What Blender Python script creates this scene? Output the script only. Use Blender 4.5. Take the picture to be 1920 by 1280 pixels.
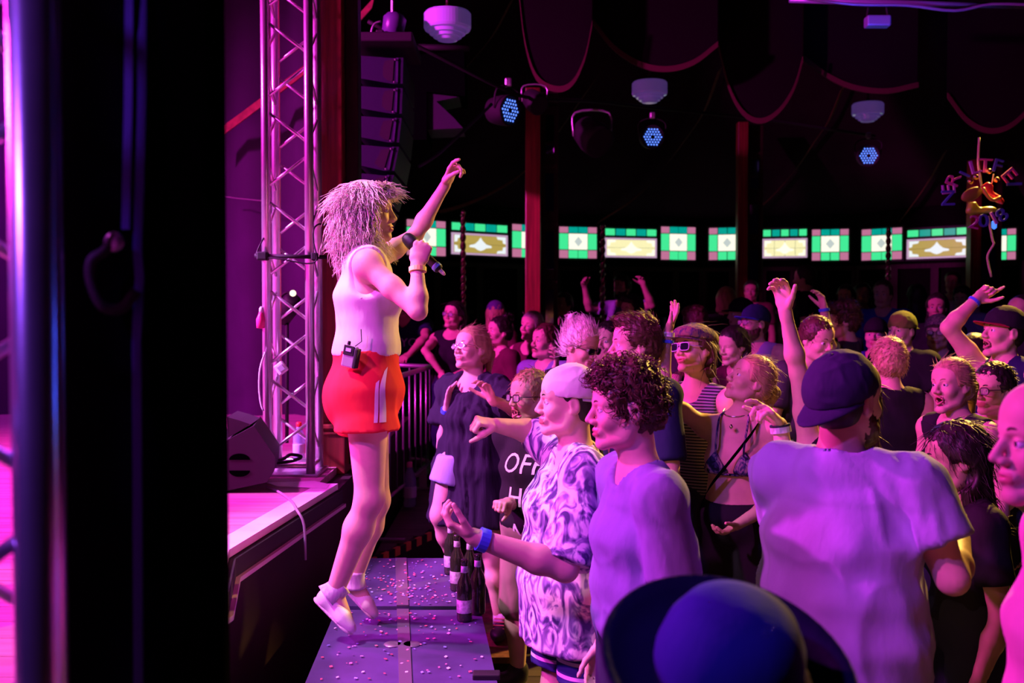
import bpy, bmesh, math, random
import numpy as np
from mathutils import Vector, Matrix
from mathutils.bvhtree import BVHTree

SC = bpy.context.scene
COL = SC.collection
for o in list(bpy.data.objects):
    bpy.data.objects.remove(o, do_unlink=True)

# ------------------------------------------------------------------ camera
FPX = 1867.0                      # focal length in pixels of a 1920 px wide frame
CAMZ = 1.75
PITCH = math.atan(52.0 / FPX)     # the camera looks very slightly down
cam_d = bpy.data.cameras.new('camera')
cam_d.sensor_width = 36.0
cam_d.lens = FPX / 1920.0 * 36.0
cam_d.clip_start = 0.05
cam_d.clip_end = 100
cam_d.dof.use_dof = True
cam_d.dof.focus_distance = 3.75
cam_d.dof.aperture_fstop = 3.2
cam = bpy.data.objects.new('camera', cam_d)
cam.location = (0, 0, CAMZ)
cam.rotation_euler = (math.radians(90) - PITCH, 0, 0)
COL.objects.link(cam)
SC.camera = cam

# ------------------------------------------------------------------ view, world
SC.view_settings.view_transform = 'Standard'
SC.view_settings.look = 'None'
SC.view_settings.exposure = 0.0
SC.view_settings.gamma = 1.0
SC.view_settings.use_curve_mapping = False
W = bpy.data.worlds.new('dark_tent'); SC.world = W
W.use_nodes = True
W.node_tree.nodes['Background'].inputs[0].default_value = (0.25, 0.03, 0.5, 1)
W.node_tree.nodes['Background'].inputs[1].default_value = 0.002

# ------------------------------------------------------------------ stage lighting
def spot(name, loc, target, color, power, angle=60, blend=0.5, size=0.12):
    d = bpy.data.lights.new(name, 'SPOT')
    d.color = color; d.energy = power
    d.spot_size = math.radians(angle); d.spot_blend = blend
    d.shadow_soft_size = size
    o = bpy.data.objects.new(name, d)
    o.location = loc
    o.rotation_euler = (Vector(target) - Vector(loc)).to_track_quat('-Z', 'Y').to_euler()
    COL.objects.link(o)
    return o
MAGENTA = (1.0, 0.035, 0.74)
VIOLET = (0.30, 0.07, 1.0)
AMBER = (1.0, 0.55, 0.10)
BLUE = (0.04, 0.08, 1.0)
# magenta wash from the stage rig, left of the picture, over the stage and the crowd
spot('stage_wash_magenta', (-4.6, 4.2, 4.2), (0.6, 5.2, 0.9), MAGENTA, 2500, 110, 0.6, 0.15)
spot('stage_wash_pink', (-2.6, 3.2, 4.3), (-0.6, 3.7, 1.3), (1.0, 0.58, 0.95), 760, 32, 0.7, 0.12)
spot('stage_deck_wash', (-3.2, 5.2, 4.2), (-1.9, 4.2, 0.9), (1.0, 0.03, 0.85), 650, 60, 0.8, 0.12)
# front-of-stage violet and magenta wash hung above the photographer
spot('front_wash_violet', (-3.0, -0.6, 4.9), (1.2, 3.0, 1.2), VIOLET, 720, 54, 0.7, 0.15)
spot('front_wash_magenta', (-3.2, 1.0, 4.4), (0.30, 3.4, 1.4), (1.0, 0.09, 0.78), 1000, 44, 0.7, 0.12)
# amber follow spot from the back of the tent, right of the picture
spot('amber_back_light', (4.6, 8.2, 4.6), (1.9, 4.1, 0.7), AMBER, 4200, 37, 0.3, 0.10)
spot('amber_follow_spot', (4.6, 8.0, 4.6), (-0.50, 3.75, 1.9), AMBER, 2600, 9.5, 0.25, 0.06)
# violet light raking the truss and the canvas at the back of the stage
spot('truss_violet', (-3.4, 4.6, 3.0), (-1.2, 5.3, 1.5), (0.58, 0.30, 1.0), 1150, 40, 0.9, 0.12)
# added weak magenta fill that lifts the dark roof trims, no real fixture
spot('roof_trim_fill', (-2.5, 6.0, 2.6), (2.0, 11.5, 4.4), (1.0, 0.12, 0.5), 45, 75, 0.9, 0.2)
# violet wash on the canvas behind the stage
spot('backdrop_wash', (-4.4, 6.2, 4.6), (-4.3, 8.3, 2.2), (0.7, 0.03, 1.0), 420, 75, 0.8, 0.15)
# ------------------------------------------------------------------ coordinates
_fw = np.array([0, math.cos(PITCH), -math.sin(PITCH)])
_up = np.array([0, math.sin(PITCH), math.cos(PITCH)])
_rt = np.array([1.0, 0, 0])
_C = np.array([0, 0, CAMZ])
def ray(px, py):
    return _fw + (px - 960.0) / FPX * _rt - (py - 640.0) / FPX * _up
def P(px, py, d):                       # world point at depth d
    return _C + d * ray(px, py)
def G(px, py, z=0.0):                   # point on the level plane z
    r = ray(px, py)
    return _C + r * ((z - CAMZ) / r[2])
def nrm(v):
    v = np.asarray(v, float); n = np.linalg.norm(v)
    return v / n if n > 1e-9 else v
V3 = lambda *a: np.array(a, float)

# ------------------------------------------------------------------ materials
MATS = {}
def mat(name, color, rough=0.6, metal=0.0, spec=0.4, bump=0.0, bscale=20.0, bdist=0.01, emit=None, estr=0.0,
        vary=0.0, vscale=6.0, stretch=(1, 1, 1), color2=None, sheen=0.0, sss=0.0, alpha=1.0, trans=0.0):
    if name in MATS: return MATS[name]
    m = bpy.data.materials.new(name); m.use_nodes = True
    nt = m.node_tree; N = nt.nodes; L = nt.links
    b = N['Principled BSDF']
    b.inputs['Base Color'].default_value = (*color, 1)
    b.inputs['Roughness'].default_value = rough
    b.inputs['Metallic'].default_value = metal
    b.inputs['Specular IOR Level'].default_value = spec
    if sheen: b.inputs['Sheen Weight'].default_value = sheen
    if sss:
        b.inputs['Subsurface Weight'].default_value = sss
        b.inputs['Subsurface Radius'].default_value = (0.012, 0.005, 0.003)
        b.inputs['Subsurface Scale'].default_value = 1.0
    if trans: b.inputs['Transmission Weight'].default_value = trans
    if alpha < 1: b.inputs['Alpha'].default_value = alpha
    if emit:
        b.inputs['Emission Color'].default_value = (*emit, 1)
        b.inputs['Emission Strength'].default_value = estr
    if vary or bump or color2:
        tc = N.new('ShaderNodeTexCoord'); mp = N.new('ShaderNodeMapping')
        mp.inputs['Scale'].default_value = stretch
        L.new(tc.outputs['Object'], mp.inputs['Vector'])
    if vary or color2:
        n = N.new('ShaderNodeTexNoise'); n.inputs['Scale'].default_value = vscale; n.inputs['Detail'].default_value = 5
        L.new(mp.outputs[0], n.inputs['Vector'])
        mx = N.new('ShaderNodeMix'); mx.data_type = 'RGBA'
        c2 = color2 if color2 else tuple(c * (1 - vary) for c in color)
        mx.inputs[6].default_value = (*color, 1); mx.inputs[7].default_value = (*c2, 1)
        cr = N.new('ShaderNodeValToRGB'); cr.color_ramp.elements[0].position = 0.38; cr.color_ramp.elements[1].position = 0.62
        L.new(n.outputs['Fac'], cr.inputs[0]); L.new(cr.outputs[0], mx.inputs[0])
        L.new(mx.outputs[2], b.inputs['Base Color'])
    if bump:
        n2 = N.new('ShaderNodeTexNoise'); n2.inputs['Scale'].default_value = bscale; n2.inputs['Detail'].default_value = 4
        L.new(mp.outputs[0], n2.inputs['Vector'])
        bp = N.new('ShaderNodeBump'); bp.inputs['Strength'].default_value = bump; bp.inputs['Distance'].default_value = bdist
        L.new(n2.outputs['Fac'], bp.inputs['Height']); L.new(bp.outputs[0], b.inputs['Normal'])
    MATS[name] = m
    return m
def cloth(name, color, **k):
    k.setdefault('rough', 0.85); k.setdefault('spec', 0.15); k.setdefault('bump', 0.35); k.setdefault('bscale', 14)
    k.setdefault('bdist', 0.012); k.setdefault('stretch', (1.5, 1.5, 0.6)); k.setdefault('vary', 0.12)
    return mat('cloth_' + name, color, **k)
def hairmat(name, color):
    return mat('hair_' + name, color, rough=0.5, spec=0.35, bump=0.5, bscale=60, bdist=0.006, vary=0.35, vscale=45, stretch=(1, 1, 0.3))

# ------------------------------------------------------------------ mesh objects
def wloc(o):
    v = np.zeros(3)
    while o is not None:
        v = v + np.array(o.location); o = o.parent
    return v
def tag(o, label=None, cat=None, group=None, kind=None):
    if label: o['label'] = label
    if cat: o['category'] = cat
    if group: o['group'] = group
    if kind: o['kind'] = kind
    return o
def empty(name, loc, label=None, cat=None, group=None, kind=None):
    o = bpy.data.objects.new(name, None); o.location = [float(x) for x in loc]
    o.empty_display_size = 0.1
    COL.objects.link(o)
    return tag(o, label, cat, group, kind)
def mesh_data(name, verts, faces, mats, smooth=False, midx=None):
    me = bpy.data.meshes.new(name)
    verts = np.asarray(verts, np.float32)
    if isinstance(faces, np.ndarray):
        n = len(faces); w = faces.shape[1] if n else 4
        me.vertices.add(len(verts)); me.vertices.foreach_set('co', verts.ravel())
        me.loops.add(n * w); me.loops.foreach_set('vertex_index', faces.astype(np.int32).ravel())
        me.polygons.add(n)
        me.polygons.foreach_set('loop_start', np.arange(0, n * w, w, dtype=np.int32))
        me.polygons.foreach_set('loop_total', np.full(n, w, np.int32))
        me.update(calc_edges=True)
    else:
        me.from_pydata(verts.tolist(), [], faces); me.update()
    for m in (mats if isinstance(mats, (list, tuple)) else [mats]): me.materials.append(m)
    if midx is not None: me.polygons.foreach_set('material_index', np.asarray(midx, np.int32))
    if smooth: me.polygons.foreach_set('use_smooth', np.ones(len(me.polygons), bool))
    return me
def obj(name, vf, mats, parent=None, smooth=False, midx=None, origin=None, fix=False):
    verts, faces = vf
    verts = np.asarray(verts, float)
    if parent is not None: base = wloc(parent)
    elif origin is not None: base = np.asarray(origin, float)
    else:
        lo = verts.min(0); hi = verts.max(0); base = V3((lo[0] + hi[0]) / 2, (lo[1] + hi[1]) / 2, lo[2])
    me = mesh_data(name, verts - base, faces, mats, smooth, midx)
    if fix:
        bm = bmesh.new(); bm.from_mesh(me); bmesh.ops.recalc_face_normals(bm, faces=bm.faces[:]); bm.to_mesh(me); bm.free()
    o = bpy.data.objects.new(name, me); COL.objects.link(o)
    if parent is not None: o.parent = parent
    else: o.location = base
    return o
def join(*vfs):
    vs = []; fs = []; n = 0
    for v, f in vfs:
        vs.append(np.asarray(v, float)); fs += [[i + n for i in q] for q in (f.tolist() if isinstance(f, np.ndarray) else f)]; n += len(v)
    return np.concatenate(vs), fs
def box(c, size, R=None, bev=0.0):
    c = np.asarray(c, float); s = np.asarray(size, float) / 2
    if bev <= 0:
        v = np.array([[x, y, z] for x in (-1, 1) for y in (-1, 1) for z in (-1, 1)], float) * s
        f = [[0, 1, 3, 2], [4, 6, 7, 5], [0, 4, 5, 1], [2, 3, 7, 6], [0, 2, 6, 4], [1, 5, 7, 3]]
    else:
        bm = bmesh.new(); bmesh.ops.create_cube(bm, size=1.0)
        bmesh.ops.scale(bm, vec=list(s * 2), verts=bm.verts[:])
        bmesh.ops.bevel(bm, geom=bm.edges[:], offset=bev, segments=2, affect='EDGES', profile=0.5)
        bm.verts.index_update()
        v = np.array([x.co[:] for x in bm.verts]); f = [[x.index for x in q.verts] for q in bm.faces]; bm.free()
    if R is not None: v = v @ np.asarray(R, float).T
    return v + c, f
def rotz(a):
    c, s = math.cos(a), math.sin(a); return np.array([[c, -s, 0], [s, c, 0], [0, 0, 1.0]])
def prism(poly, z0, z1):                 # level polygon extruded upward
    n = len(poly); v = [[p[0], p[1], z0] for p in poly] + [[p[0], p[1], z1] for p in poly]
    f = [list(range(n))[::-1], list(range(n, 2 * n))] + [[i, (i + 1) % n, n + (i + 1) % n, n + i] for i in range(n)]
    return np.array(v, float), f
def extrude(poly3, vec):                 # any flat polygon of 3-D points extruded by vec
    n = len(poly3); p = np.asarray(poly3, float); v = np.concatenate([p, p + np.asarray(vec, float)])
    f = [list(range(n))[::-1], list(range(n, 2 * n))] + [[i, (i + 1) % n, n + (i + 1) % n, n + i] for i in range(n)]
    return v, f
def tube(pts, r, seg=10, caps=True):
    pts = np.asarray(pts, float); n = len(pts)
    r = np.broadcast_to(np.asarray(r, float), (n,))
    T = np.gradient(pts, axis=0); T /= np.linalg.norm(T, axis=1)[:, None] + 1e-12
    a = V3(0, 0, 1) if abs(T[0][2]) < 0.9 else V3(1, 0, 0)
    u = nrm(np.cross(T[0], a)); vs = []
    ang = np.linspace(0, 2 * math.pi, seg, endpoint=False)
    for i in range(n):
        u = nrm(u - T[i] * np.dot(u, T[i])); w = np.cross(T[i], u)
        vs.append(pts[i] + r[i] * (np.cos(ang)[:, None] * u + np.sin(ang)[:, None] * w))
    v = np.concatenate(vs); f = []
    for i in range(n - 1):
        for j in range(seg):
            k = (j + 1) % seg
            f.append([i * seg + j, i * seg + k, (i + 1) * seg + k, (i + 1) * seg + j])
    if caps: f += [list(range(seg))[::-1], list(range((n - 1) * seg, n * seg))]
    return v, f
def lathe(profile, c, axis=(0, 0, 1), seg=24):   # profile: (radius, height)
    ax = nrm(axis); a = V3(1, 0, 0) if abs(ax[0]) < 0.9 else V3(0, 1, 0)
    u = nrm(np.cross(ax, a)); w = np.cross(ax, u); c = np.asarray(c, float)
    ang = np.linspace(0, 2 * math.pi, seg, endpoint=False)
    v = np.concatenate([c + ax * h + r * (np.cos(ang)[:, None] * u + np.sin(ang)[:, None] * w) for r, h in profile])
    n = len(profile); f = []
    for i in range(n - 1):
        for j in range(seg):
            k = (j + 1) % seg; f.append([i * seg + j, i * seg + k, (i + 1) * seg + k, (i + 1) * seg + j])
    f += [list(range(seg))[::-1], list(range((n - 1) * seg, n * seg))]
    return v, f
def bez(pts, n=24):                      # Catmull-Rom through points
    p = np.asarray(pts, float); p = np.vstack([2 * p[0] - p[1], p, 2 * p[-1] - p[-2]]); out = []
    m = len(p) - 3
    for i in range(m):
        k = max(2, n // m)
        t = np.linspace(0, 1, k, endpoint=(i == m - 1))[:, None]
        a, b, c, d = p[i:i + 4]
        out.append(0.5 * (2 * b + (c - a) * t + (2 * a - 5 * b + 4 * c - d) * t ** 2 + (3 * b - a - 3 * c + d) * t ** 3))
    return np.concatenate(out)
def ribbon(pts, width_vec, thick_vec):   # a strap: section = width x thick swept along pts
    pts = np.asarray(pts, float); n = len(pts); w = np.asarray(width_vec, float) / 2; t = np.asarray(thick_vec, float) / 2
    v = np.concatenate([pts + w + t, pts - w + t, pts - w - t, pts + w - t]); f = []
    for i in range(n - 1):
        for a, b in ((0, 1), (1, 2), (2, 3), (3, 0)):
            f.append([a * n + i, a * n + i + 1, b * n + i + 1, b * n + i])
    f += [[0, n, 2 * n, 3 * n], [n - 1, 4 * n - 1, 3 * n - 1, 2 * n - 1]]
    return v, f
def text_mesh(s, size, ext=0.0):         # flat letters in the local xy plane, centred
    cu = bpy.data.curves.new('t', 'FONT'); cu.body = s; cu.size = size; cu.extrude = ext
    cu.align_x = 'CENTER'; cu.align_y = 'CENTER'; cu.resolution_u = 3
    o = bpy.data.objects.new('t', cu); COL.objects.link(o)
    dg = bpy.context.evaluated_depsgraph_get(); me = bpy.data.meshes.new_from_object(o.evaluated_get(dg))
    v = np.array([x.co[:] for x in me.vertices]); f = [list(q.vertices) for q in me.polygons]
    bpy.data.objects.remove(o); bpy.data.curves.remove(cu); bpy.data.meshes.remove(me)
    return v, f

# ------------------------------------------------------------------ distance-field bodies
def prim(a, b, ra, rb, R=None, k=0.02, mode='u', cuts=()):
    a = np.asarray(a, float); b = np.asarray(b, float)
    ra = np.broadcast_to(np.asarray(ra, float), (3,)).copy(); rb = np.broadcast_to(np.asarray(rb, float), (3,)).copy()
    return dict(a=a, b=b, ra=ra, rb=rb, R=np.eye(3) if R is None else np.asarray(R, float), k=k, mode=mode, cuts=cuts)
def ball(c, r, R=None, k=0.02, mode='u', cuts=()):
    return prim(c, c, r, r, R, k, mode, cuts)
def plane_cut(p, n):                     # keeps the side the normal points away from
    return dict(mode='i', p=np.asarray(p, float), n=nrm(n))
def smin(a, b, k):
    h = np.maximum(k - np.abs(a - b), 0) / k
    return np.minimum(a, b) - h * h * k * 0.25
def field(prims, lo, hi, h):
    n = np.maximum(np.ceil((hi - lo) / h).astype(int) + 1, 4)
    ax = [(lo[i] + h * np.arange(n[i])).astype(np.float32) for i in range(3)]
    D = np.full(n, 1.0, np.float32)
    for p in prims:
        if p['mode'] == 'i':
            d = (ax[0] - p['p'][0])[:, None, None] * p['n'][0] + (ax[1] - p['p'][1])[None, :, None] * p['n'][1] + (ax[2] - p['p'][2])[None, None, :] * p['n'][2]
            D = np.maximum(D, d.astype(np.float32)); continue
        a, b, ra, rb, R, k = p['a'], p['b'], p['ra'], p['rb'], p['R'], p['k']
        m = k + 2.5 * h; mr = max(ra.max(), rb.max())
        e = np.minimum(mr, np.sqrt(((R * np.maximum(ra, rb)[:, None]) ** 2).sum(0)) + 1e-4) + m
        l_ = np.minimum(a, b) - e; h_ = np.maximum(a, b) + e
        i0 = np.clip(np.floor((l_ - lo) / h).astype(int), 0, n); i1 = np.clip(np.ceil((h_ - lo) / h).astype(int) + 1, 0, n)
        if np.any(i1 <= i0): continue
        sl = tuple(slice(i0[i], i1[i]) for i in range(3))
        X = (ax[0][sl[0]] - a[0])[:, None, None]; Y = (ax[1][sl[1]] - a[1])[None, :, None]; Z = (ax[2][sl[2]] - a[2])[None, None, :]
        ab = b - a; L2 = float(ab @ ab)
        if L2 > 1e-10:
            t = np.clip((X * ab[0] + Y * ab[1] + Z * ab[2]) / L2, 0, 1).astype(np.float32)
            X = X - t * ab[0]; Y = Y - t * ab[1]; Z = Z - t * ab[2]
            r = [ra[i] + (rb[i] - ra[i]) * t for i in range(3)]
        else:
            r = ra
        q0 = (R[0, 0] * X + R[0, 1] * Y + R[0, 2] * Z) / r[0]
        q1 = (R[1, 0] * X + R[1, 1] * Y + R[1, 2] * Z) / r[1]
        q2 = (R[2, 0] * X + R[2, 1] * Y + R[2, 2] * Z) / r[2]
        k0 = np.sqrt(q0 * q0 + q1 * q1 + q2 * q2) + 1e-6
        k1 = np.sqrt((q0 / r[0]) ** 2 + (q1 / r[1]) ** 2 + (q2 / r[2]) ** 2) + 1e-6
        d = (k0 * (k0 - 1) / k1).astype(np.float32)
        for cp, cn in p['cuts']:
            cn = nrm(cn)
            d = np.maximum(d, ((ax[0][sl[0]] - cp[0])[:, None, None] * cn[0] + (ax[1][sl[1]] - cp[1])[None, :, None] * cn[1] + (ax[2][sl[2]] - cp[2])[None, None, :] * cn[2]).astype(np.float32))
        if p['mode'] == 'u': D[sl] = smin(D[sl], d, k)
        else: D[sl] = -smin(-D[sl], d, k)
    return D
def nets(D, lo, h):
    S = D < 0
    c = np.zeros(tuple(x - 1 for x in D.shape), np.uint8)
    for i in (0, 1):
        for j in (0, 1):
            for k in (0, 1):
                c += S[i:D.shape[0] - 1 + i, j:D.shape[1] - 1 + j, k:D.shape[2] - 1 + k]
    act = (c > 0) & (c < 8)
    I = np.argwhere(act)
    vid = np.full(act.shape, -1, np.int32); vid[act] = np.arange(len(I))
    if len(I) == 0: return np.zeros((0, 3)), np.zeros((0, 4), np.int32)
    acc = np.zeros((len(I), 3), np.float32); cnt = np.zeros(len(I), np.float32)
    cv = {}
    for i in (0, 1):
        for j in (0, 1):
            for k in (0, 1): cv[i, j, k] = D[I[:, 0] + i, I[:, 1] + j, I[:, 2] + k]
    for ax_ in range(3):
        for u in (0, 1):
            for w in (0, 1):
                a = [0, 0, 0]; a[(ax_ + 1) % 3] = u; a[(ax_ + 2) % 3] = w; b = list(a); b[ax_] = 1
                va, vb = cv[tuple(a)], cv[tuple(b)]
                m = (va < 0) != (vb < 0)
                t = np.where(m, va / np.where(m, va - vb, 1), 0)
                pos = np.array(a, np.float32)[None, :].repeat(len(I), 0); pos[:, ax_] = t
                acc += pos * m[:, None]; cnt += m
    v = lo + h * (I + acc / cnt[:, None])
    F = []
    for ax_ in range(3):
        o1, o2 = (ax_ + 1) % 3, (ax_ + 2) % 3
        s0 = [slice(None)] * 3; s1 = [slice(None)] * 3
        s0[ax_] = slice(0, -1); s1[ax_] = slice(1, None)
        for o in (o1, o2): s0[o] = slice(1, -1); s1[o] = slice(1, -1)
        A = S[tuple(s0)]; B = S[tuple(s1)]
        E = np.argwhere(A != B)
        if len(E) == 0: continue
        ins = A[A != B]
        E[:, o1] += 1; E[:, o2] += 1
        q = []
        for du, dw in ((-1, -1), (0, -1), (0, 0), (-1, 0)):
            e = E.copy(); e[:, o1] += du; e[:, o2] += dw
            q.append(vid[e[:, 0], e[:, 1], e[:, 2]])
        q = np.stack(q, 1)
        q[~ins] = q[~ins][:, ::-1]
        F.append(q)
    return v, np.concatenate(F)
def bounds(prims, pad):
    lo = np.full(3, 1e9); hi = np.full(3, -1e9)
    for p in prims:
        if p['mode'] != 'u': continue
        mr = max(p['ra'].max(), p['rb'].max())
        e = np.minimum(mr, np.sqrt(((p['R'] * np.maximum(p['ra'], p['rb'])[:, None]) ** 2).sum(0)))
        lo = np.minimum(lo, np.minimum(p['a'], p['b']) - e); hi = np.maximum(hi, np.maximum(p['a'], p['b']) + e)
    return lo - pad, hi + pad
def solid(prims, h, fine=()):            # fine: boxes (lo, hi, h) meshed at a finer step
    lo, hi = bounds(prims, 2 * h + 0.01)
    v, f = nets(field(prims, lo, hi, h), lo, h)
    vs = [v]; fs = [f]
    if len(fine):
        c = v[f].mean(1); keep = np.ones(len(f), bool)
        for flo, fhi, fh in fine:
            keep &= ~np.all((c > flo + h * 0.9) & (c < fhi - h * 0.9), axis=1)
        fs[0] = f[keep]; n = len(v)
        done = []
        for flo, fhi, fh in fine:
            fv, ff = nets(field(prims, flo, fhi, fh), flo, fh)
            if len(ff):
                cc = fv[ff].mean(1); kk = np.ones(len(ff), bool)
                for (l2, h2) in done: kk &= ~np.all((cc > l2 + fh) & (cc < h2 - fh), axis=1)
                ff = ff[kk]
            done.append((flo, fhi))
            vs.append(fv); fs.append(ff + n); n += len(fv)
    V = np.concatenate(vs); F = np.concatenate(fs)
    used = np.zeros(len(V), bool); used[F.ravel()] = True
    re = np.cumsum(used) - 1
    return V[used], re[F]
def vnormals(v, f):
    n = np.zeros_like(v); a = np.cross(v[f[:, 2]] - v[f[:, 0]], v[f[:, 3]] - v[f[:, 1]])
    for i in range(4): np.add.at(n, f[:, i], a)
    return n / (np.linalg.norm(n, axis=1)[:, None] + 1e-9)
def vnoise(p, seed=0):                   # smooth value noise, -1..1
    p = np.asarray(p, float) + seed * 17.31
    i = np.floor(p).astype(np.int64); f = p - i; f = f * f * (3 - 2 * f)
    def hsh(x, y, z):
        n = (x * 374761393 + y * 668265263 + z * 2147483647 + seed * 1442695) & 0xffffffff
        n = ((n ^ (n >> 13)) * 1274126177) & 0xffffffff
        return ((n ^ (n >> 16)) & 0xffff) / 32767.5 - 1
    r = 0
    for a in (0, 1):
        for b in (0, 1):
            for c in (0, 1):
                w = (f[:, 0] if a else 1 - f[:, 0]) * (f[:, 1] if b else 1 - f[:, 1]) * (f[:, 2] if c else 1 - f[:, 2])
                r = r + w * hsh(i[:, 0] + a, i[:, 1] + b, i[:, 2] + c)
    return r
def folds(v, f, amp, seed, scale=(9, 9, 3.5)):
    n = vnormals(v, f); q = v * np.array(scale)
    w = q + 0.8 * np.stack([vnoise(q * 0.6, seed + 1), vnoise(q * 0.6, seed + 2), vnoise(q * 0.6, seed + 3)], 1)
    d = 1 - np.abs(vnoise(w, seed)) * 2
    if amp >= 0.0045 and scale[0] < 20:
        w2 = np.stack([w[:, 0] * 1.9 + w[:, 2] * 1.6, w[:, 1] * 1.9 - w[:, 2] * 1.2, w[:, 2] * 1.3], 1)
        d = d * 0.7 + 0.55 * (1 - np.abs(vnoise(w2, seed + 4)) * 2)
    return v + n * (amp * d)[:, None]
def strands(roots, ctrl, tips, r0, seg=6, wave=0.0, seed=0, r1=0.15):
    n = len(roots); t = np.linspace(0, 1, seg + 1)[None, :, None]
    p = (1 - t) ** 2 * roots[:, None] + 2 * t * (1 - t) * ctrl[:, None] + t ** 2 * tips[:, None]
    if wave:
        rs = np.random.RandomState(seed); ph = rs.rand(n, 1, 3) * 6.28; fr = 4 + 5 * rs.rand(n, 1, 3)
        p = p + wave * np.sin(ph + fr * t * 1.6) * t
    T = np.gradient(p, axis=1); T /= np.linalg.norm(T, axis=2)[..., None] + 1e-9
    a = np.where(np.abs(T[..., 2:3]) < 0.9, np.array([0, 0, 1.0]), np.array([1.0, 0, 0]))
    u = np.cross(T, a); u /= np.linalg.norm(u, axis=2)[..., None] + 1e-9; w = np.cross(T, u)
    r = (r0 * (1 - (1 - r1) * np.linspace(0, 1, seg + 1) ** 1.5))[None, :, None]
    vs = [p + r * (math.cos(x) * u + math.sin(x) * w) for x in (0, 2.094, 4.189)]
    v = np.stack(vs, 2).reshape(-1, 3)
    i = np.arange(n)[:, None, None] * (seg + 1) * 3; s = np.arange(seg)[None, :, None] * 3; j = np.arange(3)[None, None, :]; k = (j + 1) % 3
    f = np.stack([i + s + j, i + s + k, i + s + 3 + k, i + s + 3 + j], -1).reshape(-1, 4)
    return v, f
# ================================================================== THE SETTING
random.seed(4); np.random.seed(4)
M_WOODRED = mat('mahogany', (0.30, 0.045, 0.035), rough=0.35, spec=0.5, vary=0.5, vscale=5, stretch=(6, 6, 0.35), bump=0.15, bscale=30, bdist=0.003)
M_WOODDK = mat('dark_wood', (0.035, 0.013, 0.012), rough=0.55, spec=0.25, vary=0.4, vscale=6, stretch=(5, 5, 0.5))
M_BLACK = mat('matt_black', (0.012, 0.012, 0.014), rough=0.7, bump=0.15, bscale=120, bdist=0.001)
M_BLACKCLOTH = mat('black_velvet', (0.0015, 0.0015, 0.002), rough=0.95, spec=0.0)
M_ALU = mat('aluminium', (0.82, 0.82, 0.84), rough=0.28, metal=0.85, bump=0.1, bscale=60, bdist=0.001, vary=0.12, vscale=12)
M_STEEL = mat('galvanised_steel', (0.5, 0.5, 0.55), rough=0.35, metal=0.8)
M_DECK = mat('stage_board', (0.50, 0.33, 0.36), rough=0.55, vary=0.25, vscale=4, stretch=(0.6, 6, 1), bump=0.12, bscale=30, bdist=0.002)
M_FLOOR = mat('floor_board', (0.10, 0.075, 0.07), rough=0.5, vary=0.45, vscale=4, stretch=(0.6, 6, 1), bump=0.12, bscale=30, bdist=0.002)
M_TAPE = mat('white_edge_tape', (0.85, 0.82, 0.82), rough=0.5, vary=0.15)
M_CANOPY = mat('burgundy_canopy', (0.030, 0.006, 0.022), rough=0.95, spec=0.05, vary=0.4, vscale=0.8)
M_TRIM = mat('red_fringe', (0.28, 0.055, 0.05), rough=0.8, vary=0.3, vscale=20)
M_CANVAS = mat('grey_canvas', (0.060, 0.022, 0.085), rough=0.9, vary=0.25, vscale=1.5, bump=0.2, bscale=3, bdist=0.03)
M_WALLDK = mat('dark_panel_wall', (0.004, 0.002, 0.003), rough=0.85, spec=0.1, vary=0.4, vscale=3)
M_MIRROR = mat('bevelled_mirror', (0.6, 0.6, 0.65), rough=0.06, metal=1.0)

# ---- floor with boards
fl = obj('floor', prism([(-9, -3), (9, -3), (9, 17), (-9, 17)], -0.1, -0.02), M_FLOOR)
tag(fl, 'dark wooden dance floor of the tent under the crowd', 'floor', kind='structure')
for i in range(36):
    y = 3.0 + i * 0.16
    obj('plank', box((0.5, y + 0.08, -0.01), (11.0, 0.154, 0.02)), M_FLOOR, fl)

# ---- stage: boards, fascia, lip
EDGE = [(G(638, 907, 0.9)[0], G(638, 907, 0.9)[1])]
EDGE += [tuple(G(436, 1031, 0.9)[:2]), tuple(G(421, 1094, 0.9)[:2]), (-0.99, 2.35), (-1.06, 1.45)]
ED = np.array(EDGE)
def edge_x(y):
    return float(np.interp(y, ED[::-1, 1], ED[::-1, 0]))
y_back = ED[0, 1] + 0.02
st = obj('stage', prism([(x - 0.02, y) for x, y in EDGE] + [(-7, 1.45), (-7, 8.6), (ED[0, 0] - 0.02, 8.6)], 0.0, 0.86), mat('stage_fascia', (0.020, 0.0025, 0.009), rough=0.75, vary=0.3, vscale=3))
tag(st, 'low stage with pale boards and dark red front, left of the singer', 'stage', kind='structure')
yy = 1.47
while yy < 8.5:
    y2 = yy + 0.137
    xa = edge_x(yy) - 0.115; xb = edge_x(y2) - 0.115
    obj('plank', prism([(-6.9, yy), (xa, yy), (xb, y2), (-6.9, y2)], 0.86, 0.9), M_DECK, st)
    yy += 0.14
def strip_along(pts, off0, off1, z0, z1):
    p = np.array(pts); v = []; n = len(p)
    for (o, z) in ((off0, z0), (off1, z0), (off1, z1), (off0, z1)):
        v += [[x + o, y, z] for x, y in p]
    f = []
    for i in range(n - 1):
        for a, b in ((0, 1), (1, 2), (2, 3), (3, 0)):
            f.append([a * n + i, a * n + i + 1, b * n + i + 1, b * n + i])
    f += [[0, n, 2 * n, 3 * n], [n - 1, 4 * n - 1, 3 * n - 1, 2 * n - 1]]
    return np.array(v, float), f
obj('edge_tape', strip_along(EDGE, -0.11, -0.012, 0.872, 0.902), M_TAPE, st, fix=True)
obj('nosing', strip_along(EDGE, -0.03, 0.012, 0.80, 0.868), M_BLACK, st, fix=True)
obj('nosing_rail', strip_along(EDGE, 0.0, 0.028, 0.785, 0.802), mat('pale_rail', (0.5, 0.36, 0.5), rough=0.5), st, fix=True)
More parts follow.
